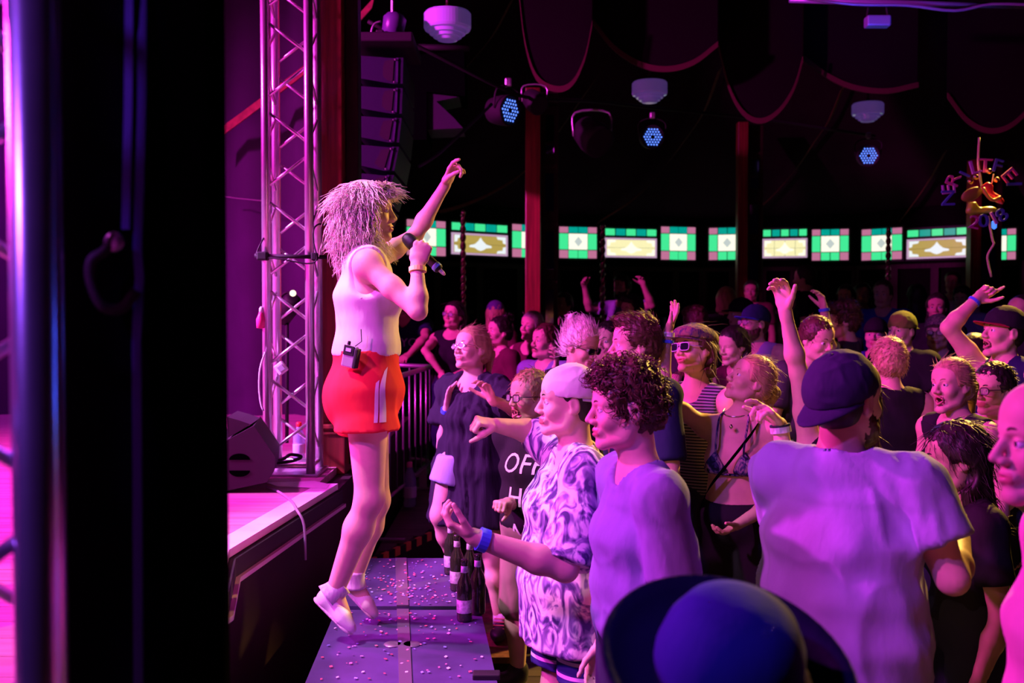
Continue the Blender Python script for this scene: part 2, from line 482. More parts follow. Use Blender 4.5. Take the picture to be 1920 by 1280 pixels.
# tape across the stage corner by the pillar
ct = [G(500, 905, 0.902), G(590, 902, 0.902), G(618, 908, 0.902), G(612, 916, 0.902), G(520, 912, 0.902)]
obj('corner_tape', extrude(ct, (0, 0, 0.002)), M_TAPE, st, fix=True)

# ---- riser behind the singer's boxes with hazard tape
RA = G(690, 1050, 0.35); RB = G(838, 983, 0.35)
ri = obj('riser', prism([tuple(RA[:2]), tuple(RB[:2]), (RB[0] + 0.25, 11.5), (-4, 11.5), (-4, 8.6), (ED[0, 0] + 0.04, 8.6), (ED[0, 0] + 0.04, RA[1])], 0.0, 0.32), M_WOODDK)
tag(ri, 'low dark riser with orange and black tape on its edge', 'riser', kind='structure')
for i in range(22):
    y = RA[1] + 0.02 + i * 0.2
    x1 = RB[0] + 0.05 + max(0, (y - RB[1])) * 0.05
    if y < RB[1]: x1 = RA[0] + (RB[0] - RA[0]) * (y - RA[1]) / (RB[1] - RA[1])
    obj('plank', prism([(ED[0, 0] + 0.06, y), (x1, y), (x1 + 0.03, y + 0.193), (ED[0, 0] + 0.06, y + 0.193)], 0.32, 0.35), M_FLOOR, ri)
dv = nrm(RB - RA); Ln = np.linalg.norm(RB - RA); nn = V3(dv[1], -dv[0], 0)
mo = mat('hazard_orange', (0.9, 0.28, 0.10), rough=0.6); 
for i in range(int(Ln / 0.07)):
    c = RA + dv * (0.035 + 0.07 * i) + nn * 0.012
    R = np.stack([dv, nn, V3(0, 0, 1)], 1)
    obj('hazard_stripe', box(c - V3(0, 0, 0.018), (0.062, 0.02, 0.05), R), mo if i % 2 == 0 else M_BLACK, ri)

# ---- back wall of the tent: facets with stained glass
WV = [(640, 12.0), (1040, 14.0), (1317, 14.6), (1606, 14.0), (2010, 12.2)]
WP = [np.array([(px - 960) / FPX * d, d]) for px, d in WV]
def wall_d(px):
    return float(np.interp(px, [a for a, b in WV], [b for a, b in WV]))
def FW(k, px, py, off=0.0):
    a, b = WP[k], WP[k + 1]; e = nrm(np.append(b - a, 0)); n = V3(e[1], -e[0], 0)
    o = np.append(a, 0) + n * off; r = ray(px, py)
    t = ((o - _C) @ n) / (r @ n)
    return _C + r * t
bw = empty('wall_back', (0, 13.5, 0), 'dark panelled back wall of the tent under a row of stained glass', 'wall', kind='structure')
for k in range(4):
    a, b = WP[k], WP[k + 1]; e = nrm(b - a); n = np.array([e[1], -e[0]])
    obj('wall_panel', prism([tuple(a), tuple(b), tuple(b - n * 0.1), tuple(a - n * 0.1)], 0, 3.6), M_WALLDK, bw, fix=True)
    for z, hh in ((1.75, 0.05), (2.36, 0.06), (0.95, 0.06)):
        obj('rail', prism([tuple(a + n * 0.05), tuple(b + n * 0.05), tuple(b), tuple(a)], z, z + hh), M_WOODDK, bw, fix=True)
    L_ = np.linalg.norm(b - a); m_ = 5
    for i in range(m_ + 1):
        q = a + (b - a) * (i / m_); 
        obj('stile', prism([tuple(q - e * 0.05 + n * 0.07), tuple(q + e * 0.05 + n * 0.07), tuple(q + e * 0.05), tuple(q - e * 0.05)], 0, 2.36), M_WOODDK, bw, fix=True)
        if i < m_:
            q0 = q + (b - a) * (0.28 / m_); q1 = q + (b - a) * (0.72 / m_)
            obj('mirror', prism([tuple(q0 + n * 0.02), tuple(q1 + n * 0.02), tuple(q1), tuple(q0)], 1.05, 1.7), M_MIRROR, bw, fix=True)

def glass(name, col, s):
    return mat(name, (0.01, 0.01, 0.01), rough=0.25, emit=col, estr=s)
GL = dict(green=glass('glass_green', (0.06, 0.88, 0.33), 0.95), teal=glass('glass_teal', (0.0, 0.42, 0.33), 0.85),
          pink=glass('glass_pink', (0.62, 0.20, 0.36), 0.85), white=glass('glass_clear', (1.0, 0.98, 0.80), 1.1),
          ochre=glass('glass_ochre', (0.52, 0.38, 0.09), 0.9), cream=glass('glass_cream', (1.0, 0.93, 0.50), 0.98),
          lav=glass('glass_lavender', (0.68, 0.42, 0.66), 0.8), orn=glass('glass_ornament', (0.85, 0.92, 0.95), 1.0),
          lead=mat('lead_came', (0.02, 0.02, 0.02), rough=0.6))
WIN = [(0, 's', 762, 835, 410, 478), (0, 'w', 846, 951, 415, 476), (0, 's', 960, 1030, 419, 482),
       (1, 's', 1048, 1119, 424, 484), (1, 'W', 1134, 1231, 427, 482), (1, 's', 1239, 1304, 424, 487),
       (2, 's', 1329, 1399, 427, 488), (2, 'W', 1430, 1514, 430, 484), (2, 's', 1522, 1592, 430, 489),
       (3, 's', 1616, 1692, 430, 489), (3, 'w', 1701, 1817, 431, 486), (3, 's', 1836, 1906, 431, 489)]
where = ['behind the singer\'s raised arm', 'nearest to the singer', 'cut by the red post', 'right of the red post', 'brightest, above the raised hands',
         'right of the bright yellow panel', 'left of the second post', 'right of the second post', 'fourth square panel from the right', 'third square panel from the right',
         'beside the hanging shoe mobile', 'at the right edge']
for wi, (k, kind, x0, x1, y0, y1) in enumerate(WIN):
    A = FW(k, x0, y0, 0.03); B = FW(k, x1, y0, 0.03); Cc = FW(k, x0, y1, 0.03)
    e = nrm(B - A); e[2] = 0; e = nrm(e); n = V3(e[1], -e[0], 0); w = (B - A) @ e; hgt = A[2] - Cc[2]
    R = np.stack([e, n, V3(0, 0, 1)], 1)
    sq = kind == 's'
    root = empty('window_%d' % (wi + 1), A + e * w / 2 - V3(0, 0, hgt),
                 ('square stained glass window of green, teal and pink panes ' if sq else 'wide stained glass window with teal row over ' + ('pale yellow' if kind == 'W' else 'ochre ornamental') + ' panel ') + where[wi], 'window', kind='structure')
    obj('lead_frame', box(A + e * w / 2 - V3(0, 0, hgt / 2) - n * 0.012, (w + 0.05, 0.02, hgt + 0.05), R), GL['lead'], root)
    def pane(u0, u1, v0, v1, col, name='pane', dep=0.014, g=0.012):
        c = A + e * (w * (u0 + u1) / 2) - V3(0, 0, hgt * (v0 + v1) / 2) + n * (dep / 2)
        return obj(name, box(c, (w * (u1 - u0) - g, dep, hgt * (v1 - v0) - g), R), GL[col], root)
    if sq:
        for (r0, r1, cols) in ((0.0, 0.21, ('pink', 'teal', 'teal', 'pink')), (0.73, 1.0, ('pink', 'green', 'green', 'pink'))):
            for (u0, u1), c in zip(((0, .245), (.245, .5), (.5, .755), (.755, 1)), cols): pane(u0, u1, r0, r1, c)
        pane(0, .245, .21, .73, 'green'); pane(.755, 1, .21, .73, 'green'); pane(.245, .755, .21, .73, 'white')
        c = A + e * w * 0.5 - V3(0, 0, hgt * 0.47) + n * 0.016
        obj('diamond_bevel', extrude([c + e * 0.06, c + V3(0, 0, 0.07), c - e * 0.06, c - V3(0, 0, 0.07)], n * 0.006), mat('glass_bevel', (0.01, 0.01, 0.01), rough=0.1, emit=(0.55, 0.62, 0.6), estr=1.0), root, fix=True)
    else:
        for i in range(5): pane(i / 5, (i + 1) / 5, 0, 0.27, 'green' if i % 2 == 0 else 'teal', g=0.02)
        f = 'cream' if kind == 'W' else 'ochre'
        pane(0, 1, 0.33, 0.39, 'lav', 'border_pane', g=0.002); pane(0, 1, 0.94, 1.0, 'lav', 'border_pane', g=0.002)
        pane(0, 0.035, 0.39, 0.94, 'lav', 'border_pane', g=0.002); pane(0.965, 1, 0.39, 0.94, 'lav', 'border_pane', g=0.002)
        for i in range(4):
            for j in range(2):
                pane(0.035 + 0.2325 * i, 0.035 + 0.2325 * (i + 1), 0.39 + 0.275 * j, 0.39 + 0.275 * (j + 1), f, g=0.004)
        oc = 'orn' if kind == 'w' else 'white'
        def shape(pts):
            q = [A + e * (w * u) - V3(0, 0, hgt * vv) + n * 0.016 for u, vv in pts]
            obj('ornament', extrude(q, n * 0.006), GL[oc], root, fix=True)
        shape([(.5, .45), (.54, .56), (.60, .66), (.69, .70), (.70, .76), (.60, .78), (.55, .84), (.5, .87), (.45, .84), (.40, .78), (.30, .76), (.31, .70), (.40, .66), (.46, .56)])
        for sx in (0, 1):
            for sy in (0, 1):
                m = lambda u, vv: ((1 - u) if sx else u, (1.33 - vv) if sy else vv)
                shape([m(.045, .40), m(.21, .40), m(.19, .48), m(.10, .50), m(.09, .60), m(.045, .62)])

# ---- canopy, trims and swags
def can_d(px, py, off=0.2):
    return (1.4 + 0.77 * wall_d(px)) / (0.77 + (588 - py) / FPX) - off
ce = empty('ceiling', (0, 9, 3), 'dark burgundy tent canopy with red fringed trims', 'ceiling', kind='structure')
xs = np.linspace(430, 2100, 40); cv = []; 
for px in xs:
    dw = wall_d(px)
    for t in np.linspace(0, 1, 8):
        d = dw - t * 8.2; cv.append([(px - 960) / FPX * (dw - t * 6.0), d, 3.15 + t * 8.2 * 0.77 - 0.25 * math.sin(math.pi * t) * (0.5 + 0.5 * math.cos(px / 289.0 * 6.283))])
cf = [[i * 8 + j, i * 8 + j + 1, (i + 1) * 8 + j + 1, (i + 1) * 8 + j] for i in range(39) for j in range(7)]
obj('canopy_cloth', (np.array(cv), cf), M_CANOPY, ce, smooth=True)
obj('canopy_top', box((0, 5, 9.6), (24, 26, 0.05)), M_CANOPY, ce)
TR = [[(1162, 88), (1105, 165), (1045, 250), (985, 320), (925, 360), (860, 388), (800, 402)], [(1350, 130), (1322, 205), (1290, 255), (1240, 320), (1190, 372), (1120, 418)],
      [(1580, 165), (1555, 225), (1530, 262), (1490, 320), (1435, 380), (1385, 410)], [(1772, 285), (1735, 350), (1680, 425)], [(960, 0), (925, 65), (880, 120), (820, 190)]]
for pts in TR:
    q = bez([P(x, y, can_d(x, y)) for x, y in pts], 26)
    obj('fringe_trim', ribbon(q, V3(0.05, 0, 0.06), V3(0, 0.02, 0)), M_TRIM, ce)
SW = [([(972, -20), (984, 80), (1005, 145), (1040, 168), (1072, 158), (1096, 110), (1110, 45)], 8.2), ([(1112, 42), (1150, 90), (1200, 122), (1250, 131), (1300, 118), (1345, 84)], 8.6),
      ([(1347, 90), (1366, 165), (1392, 212), (1425, 228), (1460, 208), (1488, 165), (1504, 112)], 9.0), ([(1506, 110), (1550, 143), (1600, 165), (1660, 172), (1720, 160)], 9.2),
      ([(1775, 180), (1810, 225), (1850, 246), (1890, 238), (1930, 205)], 9.2)]
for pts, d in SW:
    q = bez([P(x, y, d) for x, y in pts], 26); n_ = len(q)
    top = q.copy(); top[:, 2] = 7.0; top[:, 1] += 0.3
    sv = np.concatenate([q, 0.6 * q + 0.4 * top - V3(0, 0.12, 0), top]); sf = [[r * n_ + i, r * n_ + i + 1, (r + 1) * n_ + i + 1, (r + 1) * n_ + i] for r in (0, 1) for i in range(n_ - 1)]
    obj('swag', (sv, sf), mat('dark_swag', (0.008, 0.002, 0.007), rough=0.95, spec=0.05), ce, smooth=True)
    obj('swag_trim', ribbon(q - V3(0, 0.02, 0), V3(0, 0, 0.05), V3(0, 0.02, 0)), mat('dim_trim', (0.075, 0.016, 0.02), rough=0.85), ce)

# ---- canvas wall behind the stage
wl = []; nx = 60
for i in range(nx + 1):
    x = -7.2 + i * (7.2 - 1.35) / nx
    wl.append([x, 8.35 + 0.06 * math.sin(i * 1.3) + 0.03 * math.sin(i * 2.9), 0.86]); 
wv = np.array(wl); tv = wv.copy(); tv[:, 2] = 6.2; tv[:, 1] -= 0.5
wlo = obj('wall_left', (np.concatenate([wv, tv]), [[i, i + 1, nx + 2 + i, nx + 1 + i] for i in range(nx)]), M_CANVAS, smooth=True)
tag(wlo, 'violet lit canvas wall behind the stage truss', 'wall', kind='structure')
q = bez([P(380, 268, 7.8), P(425, 240, 7.8), P(490, 192, 7.75), P(575, 128, 7.7), P(640, 70, 7.65), P(700, 5, 7.6)], 20)
obj('fringe_trim', ribbon(q, V3(0.02, 0, 0.085), V3(0, 0.02, 0)), M_TRIM, wlo)
obj('wire', tube([P(410, 367, 7.9), P(450, 372, 7.9), P(500, 377, 7.9)], 0.004, 5), M_STEEL, wlo)

# ---- red posts of the tent
def post(name, px0, px1, d, z0, z1, side_px, label, dark=False):
    c0 = P(px0, 600, d); c1 = P(px1, 600, d); w = c1[0] - c0[0]; x = (c0[0] + c1[0]) / 2
    root = empty(name, (x, d, z0), label, 'post', kind='structure')
    obj('shaft', box((x, d + w / 2, (z0 + z1) / 2), (w, w, z1 - z0), bev=0.008), M_WOODRED, root)
    s1 = P(side_px, 600, d + 0.25); sx = (c1[0] + s1[0]) / 2; sw = s1[0] - c1[0]
    obj('mirror_case', box((sx + 0.01, d + 0.3, (z0 + z1) / 2), (sw, 0.18, z1 - z0), bev=0.006), M_WOODDK, root)
    z = z0 + 0.5
    while z < z1 - 0.5:
        obj('mirror', box((sx + 0.01, d + 0.2, z + 0.2), (sw * 0.5, 0.02, 0.36), bev=0.004), M_MIRROR, root)
        obj('moulding', box((sx + 0.01, d + 0.19, z + 0.45), (sw * 0.9, 0.03, 0.04), bev=0.006), M_WOODDK, root)
        z += 0.55
    return root
post('trim_1', 985, 1013, 9.3, 0, 3.85, 1044, 'red wooden tent post with mirrored side, magenta lit, centre of the tent')
post('trim_2', 1382, 1401, 12.0, 0, 4.05, 1426, 'darker red wooden tent post in front of the far windows')
post('trim_3', 1818, 1838, 12.0, 0, 3.6, 1872, 'dim tent post beside the hanging shoe mobile')
pil = empty('trim_4', P(619, 905, 5.55), 'thick mahogany pillar on a panelled pedestal beside the stage truss', 'pillar', kind='structure')
xa = P(597, 600, 5.5)[0]; xb = P(642, 600, 5.5)[0]; xm = (xa + xb) / 2; wz = xb - xa
obj('shaft', box((xm, 5.6, 2.9), (wz, 0.15, 4.0), bev=0.006), M_WOODRED, pil)
obj('groove', box((xa + 0.006, 5.515, 2.9), (0.01, 0.01, 4.0)), M_WOODDK, pil)
obj('side_post', box((xb + 0.038, 5.68, 2.9), (0.072, 0.12, 4.0), bev=0.005), M_WOODDK, pil)
za = P(600, 806, 5.45)[2]; zb = 0.86
obj('pedestal', box((xm - 0.002, 5.6, (za + zb) / 2), (wz + 0.03, 0.2, za - zb), bev=0.006), M_WOODRED, pil)
obj('pedestal_cap', box((xm, 5.6, za + 0.012), (wz + 0.055, 0.24, 0.03), bev=0.008), M_WOODRED, pil)
obj('pedestal_moulding', box((xm, 5.6, za - 0.025), (wz + 0.04, 0.22, 0.022), bev=0.008), M_WOODRED, pil)
# spiral poles
M_BRASS = mat('twisted_brass', (0.6, 0.35, 0.38), rough=0.25, metal=0.9)
def spiral(px, y0, y1, d, label):
    b = P(px, y0, d); a = V3(b[0], b[1], 0.0); n = 160; t = np.linspace(0, 1, n)
    root = empty('spiral_pole', a, label, 'pole', 'spiral poles of the booths')
    L_ = b[2] - a[2]
    for ph in (0, math.pi):
        q = np.stack([a[0] + 0.014 * np.cos(t * L_ / 0.16 * 6.283 + ph), a[1] + 0.014 * np.sin(t * L_ / 0.16 * 6.283 + ph), a[2] + L_ * t], 1)
        obj('twisted_rod', tube(q, 0.017, 6), M_BRASS, root, smooth=True)
    obj('finial', lathe([(0.002, 0.06), (0.02, 0.04), (0.028, 0.02), (0.02, 0)], b + V3(0, 0, -0.01), seg=12), M_BRASS, root, smooth=True)
spiral(868, 400, 640, 9.6, 'twisted brass pole left of the red post, by the ochre window')
spiral(1130, 425, 640, 10.2, 'twisted brass pole right of the red post')
spiral(1666, 432, 640, 11.0, 'twisted brass pole on the right, before the third square window')
# ================================================================== THINGS
# ---- trusses
def truss(name, px_l, px_r, d, z0, z1, label, zj, step, rot=0.0):
    xl = P(px_l, 600, d)[0]; xr = P(px_r, 600, d)[0]; w = xr - xl
    rc = lambda x, y: (xr + (x - xr) * math.cos(rot) - (y - d) * math.sin(rot), d + (x - xr) * math.sin(rot) + (y - d) * math.cos(rot))
    root = empty(name, (*rc((xl + xr) / 2, d + w / 2), z0), label, 'truss', 'aluminium stage trusses')
    cor = [rc(xl, d), rc(xr, d), rc(xr, d + w), rc(xl, d + w)]
    cx, cy = rc((xl + xr) / 2, d + w / 2)
    for x, y in cor: obj('chord', tube([(x, y, z0), (x, y, z1)], 0.0243, 16), M_ALU, root, smooth=True)
    for s in range(4):
        (x0, y0), (x1, y1) = cor[s], cor[(s + 1) % 4]
        z = zj - step * 12; i = (s % 2) if s < 2 else (s + 1) % 2
        if s == 2: i = 0
        while z < z1:
            if z > z0 + 0.02 and z + step < z1:
                a, b = ((x0, y0), (x1, y1)) if i % 2 == 0 else ((x1, y1), (x0, y0))
                obj('diagonal', tube([(a[0], a[1], z + 0.03), (b[0], b[1], z + step - 0.03)], 0.0085, 8), M_ALU, root, smooth=True)
            z += step; i += 1
    for z in (z0 + 0.05, z1 - 0.05):
        for s in range(4):
            (x0, y0), (x1, y1) = cor[s], cor[(s + 1) % 4]
            obj('cross_brace', tube([(x0, y0, z), (x1, y1, z)], 0.0125, 8), M_ALU, root, smooth=True)
    obj('base_plate', box((cx, cy, z0 + 0.006), (w + 0.09, w + 0.09, 0.012), rotz(rot), bev=0.003), M_STEEL, root)
    return root
zz = lambda y, d: P(0, y, d)[2]
T1 = truss('stage_truss', 500.5, 581, 5.2, 0.902, 4.6, 'bright aluminium lattice truss standing on the stage beside the red pillar', zz(696, 5.2), zz(613, 5.2) - zz(696, 5.2))
T2 = truss('stage_truss', -333, 62, 1.13, 0.0, 2.5, 'blurred aluminium lattice truss close to the camera at the left edge', zz(1325, 1.13), zz(940, 1.13) - zz(1325, 1.13), math.radians(22))

# ---- black column close to the camera, with a doubled strap and hook
xr = P(426, 600, 1.5)[0]; xl = xr - 0.24; CR = math.radians(16)
colm = empty('black_column', ((xl + xr) / 2, 1.63, 0), 'tall column wrapped in black cloth close to the camera', 'column')
n = 48; ang = np.linspace(0, 2 * math.pi, n, endpoint=False)
def ringpts(z):
    c, s = np.cos(ang), np.sin(ang); rr = 1.0 / np.maximum(np.abs(c), np.abs(s)) ** 0.8
    a_ = (xl + xr) / 2 + c * np.minimum(rr, 1 / np.abs(c).clip(1e-3)) * (xr - xl) / 2 - xr; b_ = 1.59 + s * rr * 0.09 + 0.003 * np.sin(ang * 9) - 1.5
    return np.stack([xr + a_ * math.cos(CR) - b_ * math.sin(CR), 1.5 + a_ * math.sin(CR) + b_ * math.cos(CR), np.full(n, z)], 1)
cvv = np.concatenate([ringpts(z) for z in (0, 0.8, 1.6, 2.45)])
obj('cloth_wrap', (cvv, [[r * n + i, r * n + (i + 1) % n, (r + 1) * n + (i + 1) % n, (r + 1) * n + i] for r in range(3) for i in range(n)] + [list(range(3 * n, 4 * n))]), M_BLACKCLOTH, colm, smooth=True)
M_STRAP = mat('navy_strap', (0.02, 0.03, 0.16), rough=0.6)
sx = lambda px, py: P(px, py, 1.420 + (px - 99) / 327 * 0.066)
stp = empty('hanging_strap', sx(250, 1280), 'dark blue doubled strap hanging down the black column', 'strap')
obj('strap', ribbon([sx(243, -60), sx(241, 200), sx(236, 430)], V3(0.012, 0, 0), V3(0, 0.004, 0)), M_STRAP, stp)
obj('strap', ribbon([sx(267, -60), sx(266, 200), sx(258, 470), sx(262, 520), sx(256, 640), sx(258, 900), sx(260, 1400)], V3(0.013, 0, 0), V3(0, 0.004, 0)), M_STRAP, stp)
hk = bez([sx(222, 440), sx(205, 470), sx(178, 490), sx(178, 530), sx(200, 575), sx(235, 578), sx(262, 545)], 24)
hook = obj('hook', tube(hk - V3(0, 0.012, 0), 0.008, 8), M_BLACK, stp, smooth=True)
obj('hook_eye', lathe([(0.003, -0.006), (0.013, -0.004), (0.015, 0), (0.013, 0.004), (0.003, 0.006)], sx(221, 455) - V3(0, 0.014, 0), (0, 1, 0), 16), M_STEEL, hook, smooth=True)

# ---- bar clamped across the truss with cable
cb = empty('clamp_bar', P(545, 482, 5.15), 'black bar clamped across the bright truss with a looped cable', 'bar')
obj('bar', tube([P(478, 479, 5.14), P(612, 482, 5.14)], 0.011, 10), M_BLACK, cb, smooth=True)
obj('clamp', box(P(493, 480, 5.14), (0.055, 0.06, 0.045), bev=0.008), M_BLACK, cb)
obj('clamp', box(P(590, 481, 5.14), (0.03, 0.05, 0.04), bev=0.006), M_BLACK, cb)
obj('cable', tube(bez([P(480, 477, 5.12), P(487, 460, 5.13), P(495, 445, 5.17)], 10), 0.004, 6), M_BLACK, cb)
obj('cable', tube(bez([P(500, 483, 5.12), P(530, 486, 5.11), P(575, 494, 5.12), P(594, 486, 5.12), P(588, 455, 5.12), P(588, 430, 5.12), P(598, 420, 5.2), P(612, 421, 5.3)], 24), 0.0045, 6), M_BLACK, cb)
wc = obj('white_cable', tube(bez([P(497, 660, 5.17), P(488, 690, 5.17), P(486, 725, 5.17), P(489, 755, 5.17), P(494, 770, 5.17)], 16), 0.005, 6), mat('white_plastic', (0.8, 0.8, 0.82), rough=0.4), smooth=True)
tag(wc, 'pale cable bowing out from the left chord of the truss', 'cable')
vc = obj('thin_cable', tube(bez([P(488, -20, 5.16), P(489, 100, 5.16), P(490, 170, 5.16), P(493, 200, 5.16)], 14), 0.0025, 5), MATS['white_plastic'], smooth=True)
tag(vc, 'thin cable running down the top of the bright truss', 'cable')
pb = empty('pink_spray_bottle', P(488, 612, 5.18), 'small pink plastic bottle hanging on the left side of the truss', 'bottle')
mp_ = mat('pink_plastic', (0.8, 0.05, 0.25), rough=0.3)
obj('bottle_body', lathe([(0.004, 0), (0.022, 0.004), (0.024, 0.05), (0.012, 0.075), (0.01, 0.085)], P(489, 616, 5.18), seg=14), mp_, pb, smooth=True)
obj('cap', lathe([(0.012, 0), (0.012, 0.02), (0.006, 0.03), (0.003, 0.032)], P(490, 586, 5.18), seg=12), MATS['white_plastic'], pb, smooth=True)
ad = empty('power_adapter', P(527, 690, 5.36), 'white power adapter box tied inside the truss', 'adapter')
Rr = np.array([[.8, 0, -.6], [0, 1, 0], [.6, 0, .8]])
obj('case', box(P(527, 690, 5.36), (0.055, 0.035, 0.06), Rr, bev=0.006), MATS['white_plastic'], ad)
obj('socket_plate', box(P(527, 690, 5.34), (0.034, 0.008, 0.034), Rr, bev=0.002), mat('grey_plastic', (0.35, 0.35, 0.4), rough=0.4), ad)
# moving lamp behind the truss
ml = empty('stage_lamp', P(540, 575, 6.2), 'dark stage lamp seen through the lower truss', 'lamp')
obj('yoke', tube(bez([P(524, 575, 6.2), P(527, 556, 6.2), P(540, 548, 6.2), P(552, 556, 6.2)], 14), 0.009, 8), M_BLACK, ml, smooth=True)
obj('lamp_housing', lathe([(0.01, -0.1), (0.05, -0.09), (0.06, 0.0), (0.055, 0.09), (0.03, 0.1)], P(540, 580, 6.2), (0.5, -0.5, 0.7), 16), M_BLACK, ml, smooth=True)
obj('lens', lathe([(0.002, 0), (0.02, 0.003), (0.02, 0.008), (0.002, 0.012)], P(549, 550, 6.05), (0.3, -0.9, 0.2), 12), mat('lamp_lens_lit', (0.1, 0.1, 0.1), emit=(1, 0.85, 0.6), estr=1.5), ml, smooth=True)
obj('stand', tube([P(538, 590, 6.22), P(538, 830, 6.22)], 0.012, 8), M_BLACK, ml, smooth=True)
# water bottle in the truss foot, cables and clutter on the base
def pet(loc, s, label, cap):
    r = empty('water_bottle', loc, label, 'bottle')
    obj('bottle_body', lathe([(0.004, 0), (0.03, 0.003), (0.034, 0.02), (0.031, 0.06), (0.034, 0.1), (0.034, 0.145), (0.016, 0.19), (0.013, 0.205)], (0, 0, 0), seg=18) if False else
        (lambda vf: (vf[0] * s + np.asarray(loc), vf[1]))(lathe([(0.004, 0), (0.03, 0.003), (0.034, 0.02), (0.031, 0.06), (0.034, 0.1), (0.034, 0.145), (0.016, 0.19), (0.013, 0.205)], (0, 0, 0), seg=18)), mat('clear_plastic', (0.35, 0.4, 0.75), rough=0.1, spec=0.6, alpha=0.55), r, smooth=True)
    obj('label_band', (lambda vf: (vf[0] * s + np.asarray(loc), vf[1]))(lathe([(0.0345, 0.05), (0.0352, 0.055), (0.0352, 0.1), (0.0345, 0.105)], (0, 0, 0), seg=18)), mat('bottle_label', (0.55, 0.55, 0.75), rough=0.5), r, smooth=True)
    obj('cap', (lambda vf: (vf[0] * s + np.asarray(loc), vf[1]))(lathe([(0.0145, 0.2), (0.0155, 0.202), (0.0155, 0.222), (0.012, 0.226)], (0, 0, 0), seg=14)), cap, r, smooth=True)
pet(G(561, 866, 0.915), 1.0, 'clear water bottle with red cap standing in the truss foot', mat('red_cap', (0.75, 0.03, 0.04), rough=0.4))
pet(G(768, 950, 0.35), 1.45, 'blue tinted water bottle on the riser behind the singer', mat('pink_cap', (0.75, 0.25, 0.4), rough=0.4))
gc = obj('grey_cable', tube(bez([G(500, 912, 0.91), G(520, 920, 0.908), G(545, 938, 0.908), G(556, 955, 0.91), G(561, 962, 0.9) + V3(0.02, 0, -0.05), G(561, 962, 0.9) + V3(0.025, 0, -0.2)], 24), 0.006, 7), mat('grey_cable_rubber', (0.35, 0.3, 0.4), rough=0.5), smooth=True)
tag(gc, 'grey cable running from the wedge monitor over the stage edge', 'cable')
bc = obj('black_cable_loop', tube(bez([P(505, 862, 5.22), P(530, 860, 5.18), P(545, 852, 5.2), P(565, 856, 5.22), P(548, 864, 5.18), P(520, 868, 5.2)], 30), 0.009, 7), M_BLACK, smooth=True)
tag(bc, 'black cable loop lying in the foot of the truss', 'cable')

# ---- wedge monitor on the stage
wm = empty('wedge_monitor', G(455, 925, 0.9), 'dark wedge stage monitor with two handle slots on the stage floor', 'speaker')
dm = 4.72
pr = [(330, 925), (330, 800), (420, 834), (476, 804), (516, 862), (514, 889), (500, 910), (420, 927), (380, 930)]
front = [P(x, y, dm) for x, y in pr]
low = min(p[2] for p in front); front = [p + V3(0, 0, 0.901 - low) for p in front]
M_MON = mat('monitor_paint', (0.028, 0.02, 0.03), rough=0.6, bump=0.3, bscale=150, bdist=0.001)
obj('cabinet', extrude(front, (-0.08, 0.44, 0.0)), M_MON, wm, fix=True)
for cy in (868, 888):
    c = P(449, cy, dm - 0.002) + V3(0, 0, 0.901 - low); sgn = 1 if cy < 878 else -1
    hp = [c + V3(0.05 * math.cos(a), 0, sgn * 0.03 * math.sin(a) * (1.0)) for a in np.linspace(0, math.pi, 12)]
    obj('handle_slot', extrude(hp, (0, 0.006, 0)), M_BLACKCLOTH, wm, fix=True)
obj('top_panel', extrude([P(x, y, dm + 0.02) + V3(0, 0, 0.905 - low) for x, y in ((425, 789), (447, 795), (470, 803), (428, 828))], (-0.03, 0.3, 0)), M_MON, wm, fix=True)
obj('badge', box(P(457, 806, dm - 0.01) + V3(0, 0.05, 0.905 - low), (0.03, 0.02, 0.006)), MATS['white_plastic'], wm)

# ---- boxes the singer stands on
def stage_box(pts, z, label, nm='stage_box'):
    q = [G(x, y, z) for x, y in pts]; c = np.mean(q, 0)
    root = empty(nm, (c[0], c[1], 0), label, 'box', 'plywood stage boxes')
    obj('box_body', prism([(p[0] + (c[0] - p[0]) * 0.03, p[1] + (c[1] - p[1]) * 0.02) for p in q], 0.0, z - 0.03), M_BLACK, root, fix=True)
    lid = obj('lid', prism([tuple(p[:2]) for p in q], z - 0.03, z), mat('painted_ply', (0.075, 0.06, 0.17), rough=0.5, vary=0.35, vscale=5, bump=0.1, bscale=25, bdist=0.002), root, fix=True)
    return root, q
ZB = 0.55
b1, q1 = stage_box([(633, 1136), (899, 1136), (877, 1046), (672, 1046)], ZB, 'worn plywood stage box under confetti, the one with the beer bottles')
b2, q2 = stage_box([(551, 1330), (944, 1330), (901, 1143), (630, 1143)], ZB, 'worn plywood stage box with a flush latch, right under the singer')
M_STRIP = mat('metal_strip', (0.22, 0.2, 0.26), rough=0.35, metal=0.5)
for rt_, (ya, yb) in ((b1, (1047, 1136)), (b2, (1143, 1328))):
    xa = lambda y: 741 + (y - 1045) * 0.03; xb_ = lambda y: 762 + (y - 1045) * 0.045
    q = [G(xa(ya), ya, ZB), G(xb_(ya), ya, ZB), G(xb_(yb), yb, ZB), G(xa(yb), yb, ZB)]
    s_ = obj('metal_strip', extrude(q, (0, 0, 0.005)), M_STRIP, rt_, fix=True)
for px in (736, 772):
    obj('latch', lathe([(0.002, 0.004), (0.03, 0.004), (0.034, 0.0)][::-1], G(px, 1208, ZB + 0.001), seg=18), M_STEEL, b2, smooth=True)
obj('corner_iron', box(G(912, 1270, ZB) + V3(0, 0, 0.008), (0.09, 0.05, 0.02), bev=0.004), M_BLACK, b2)
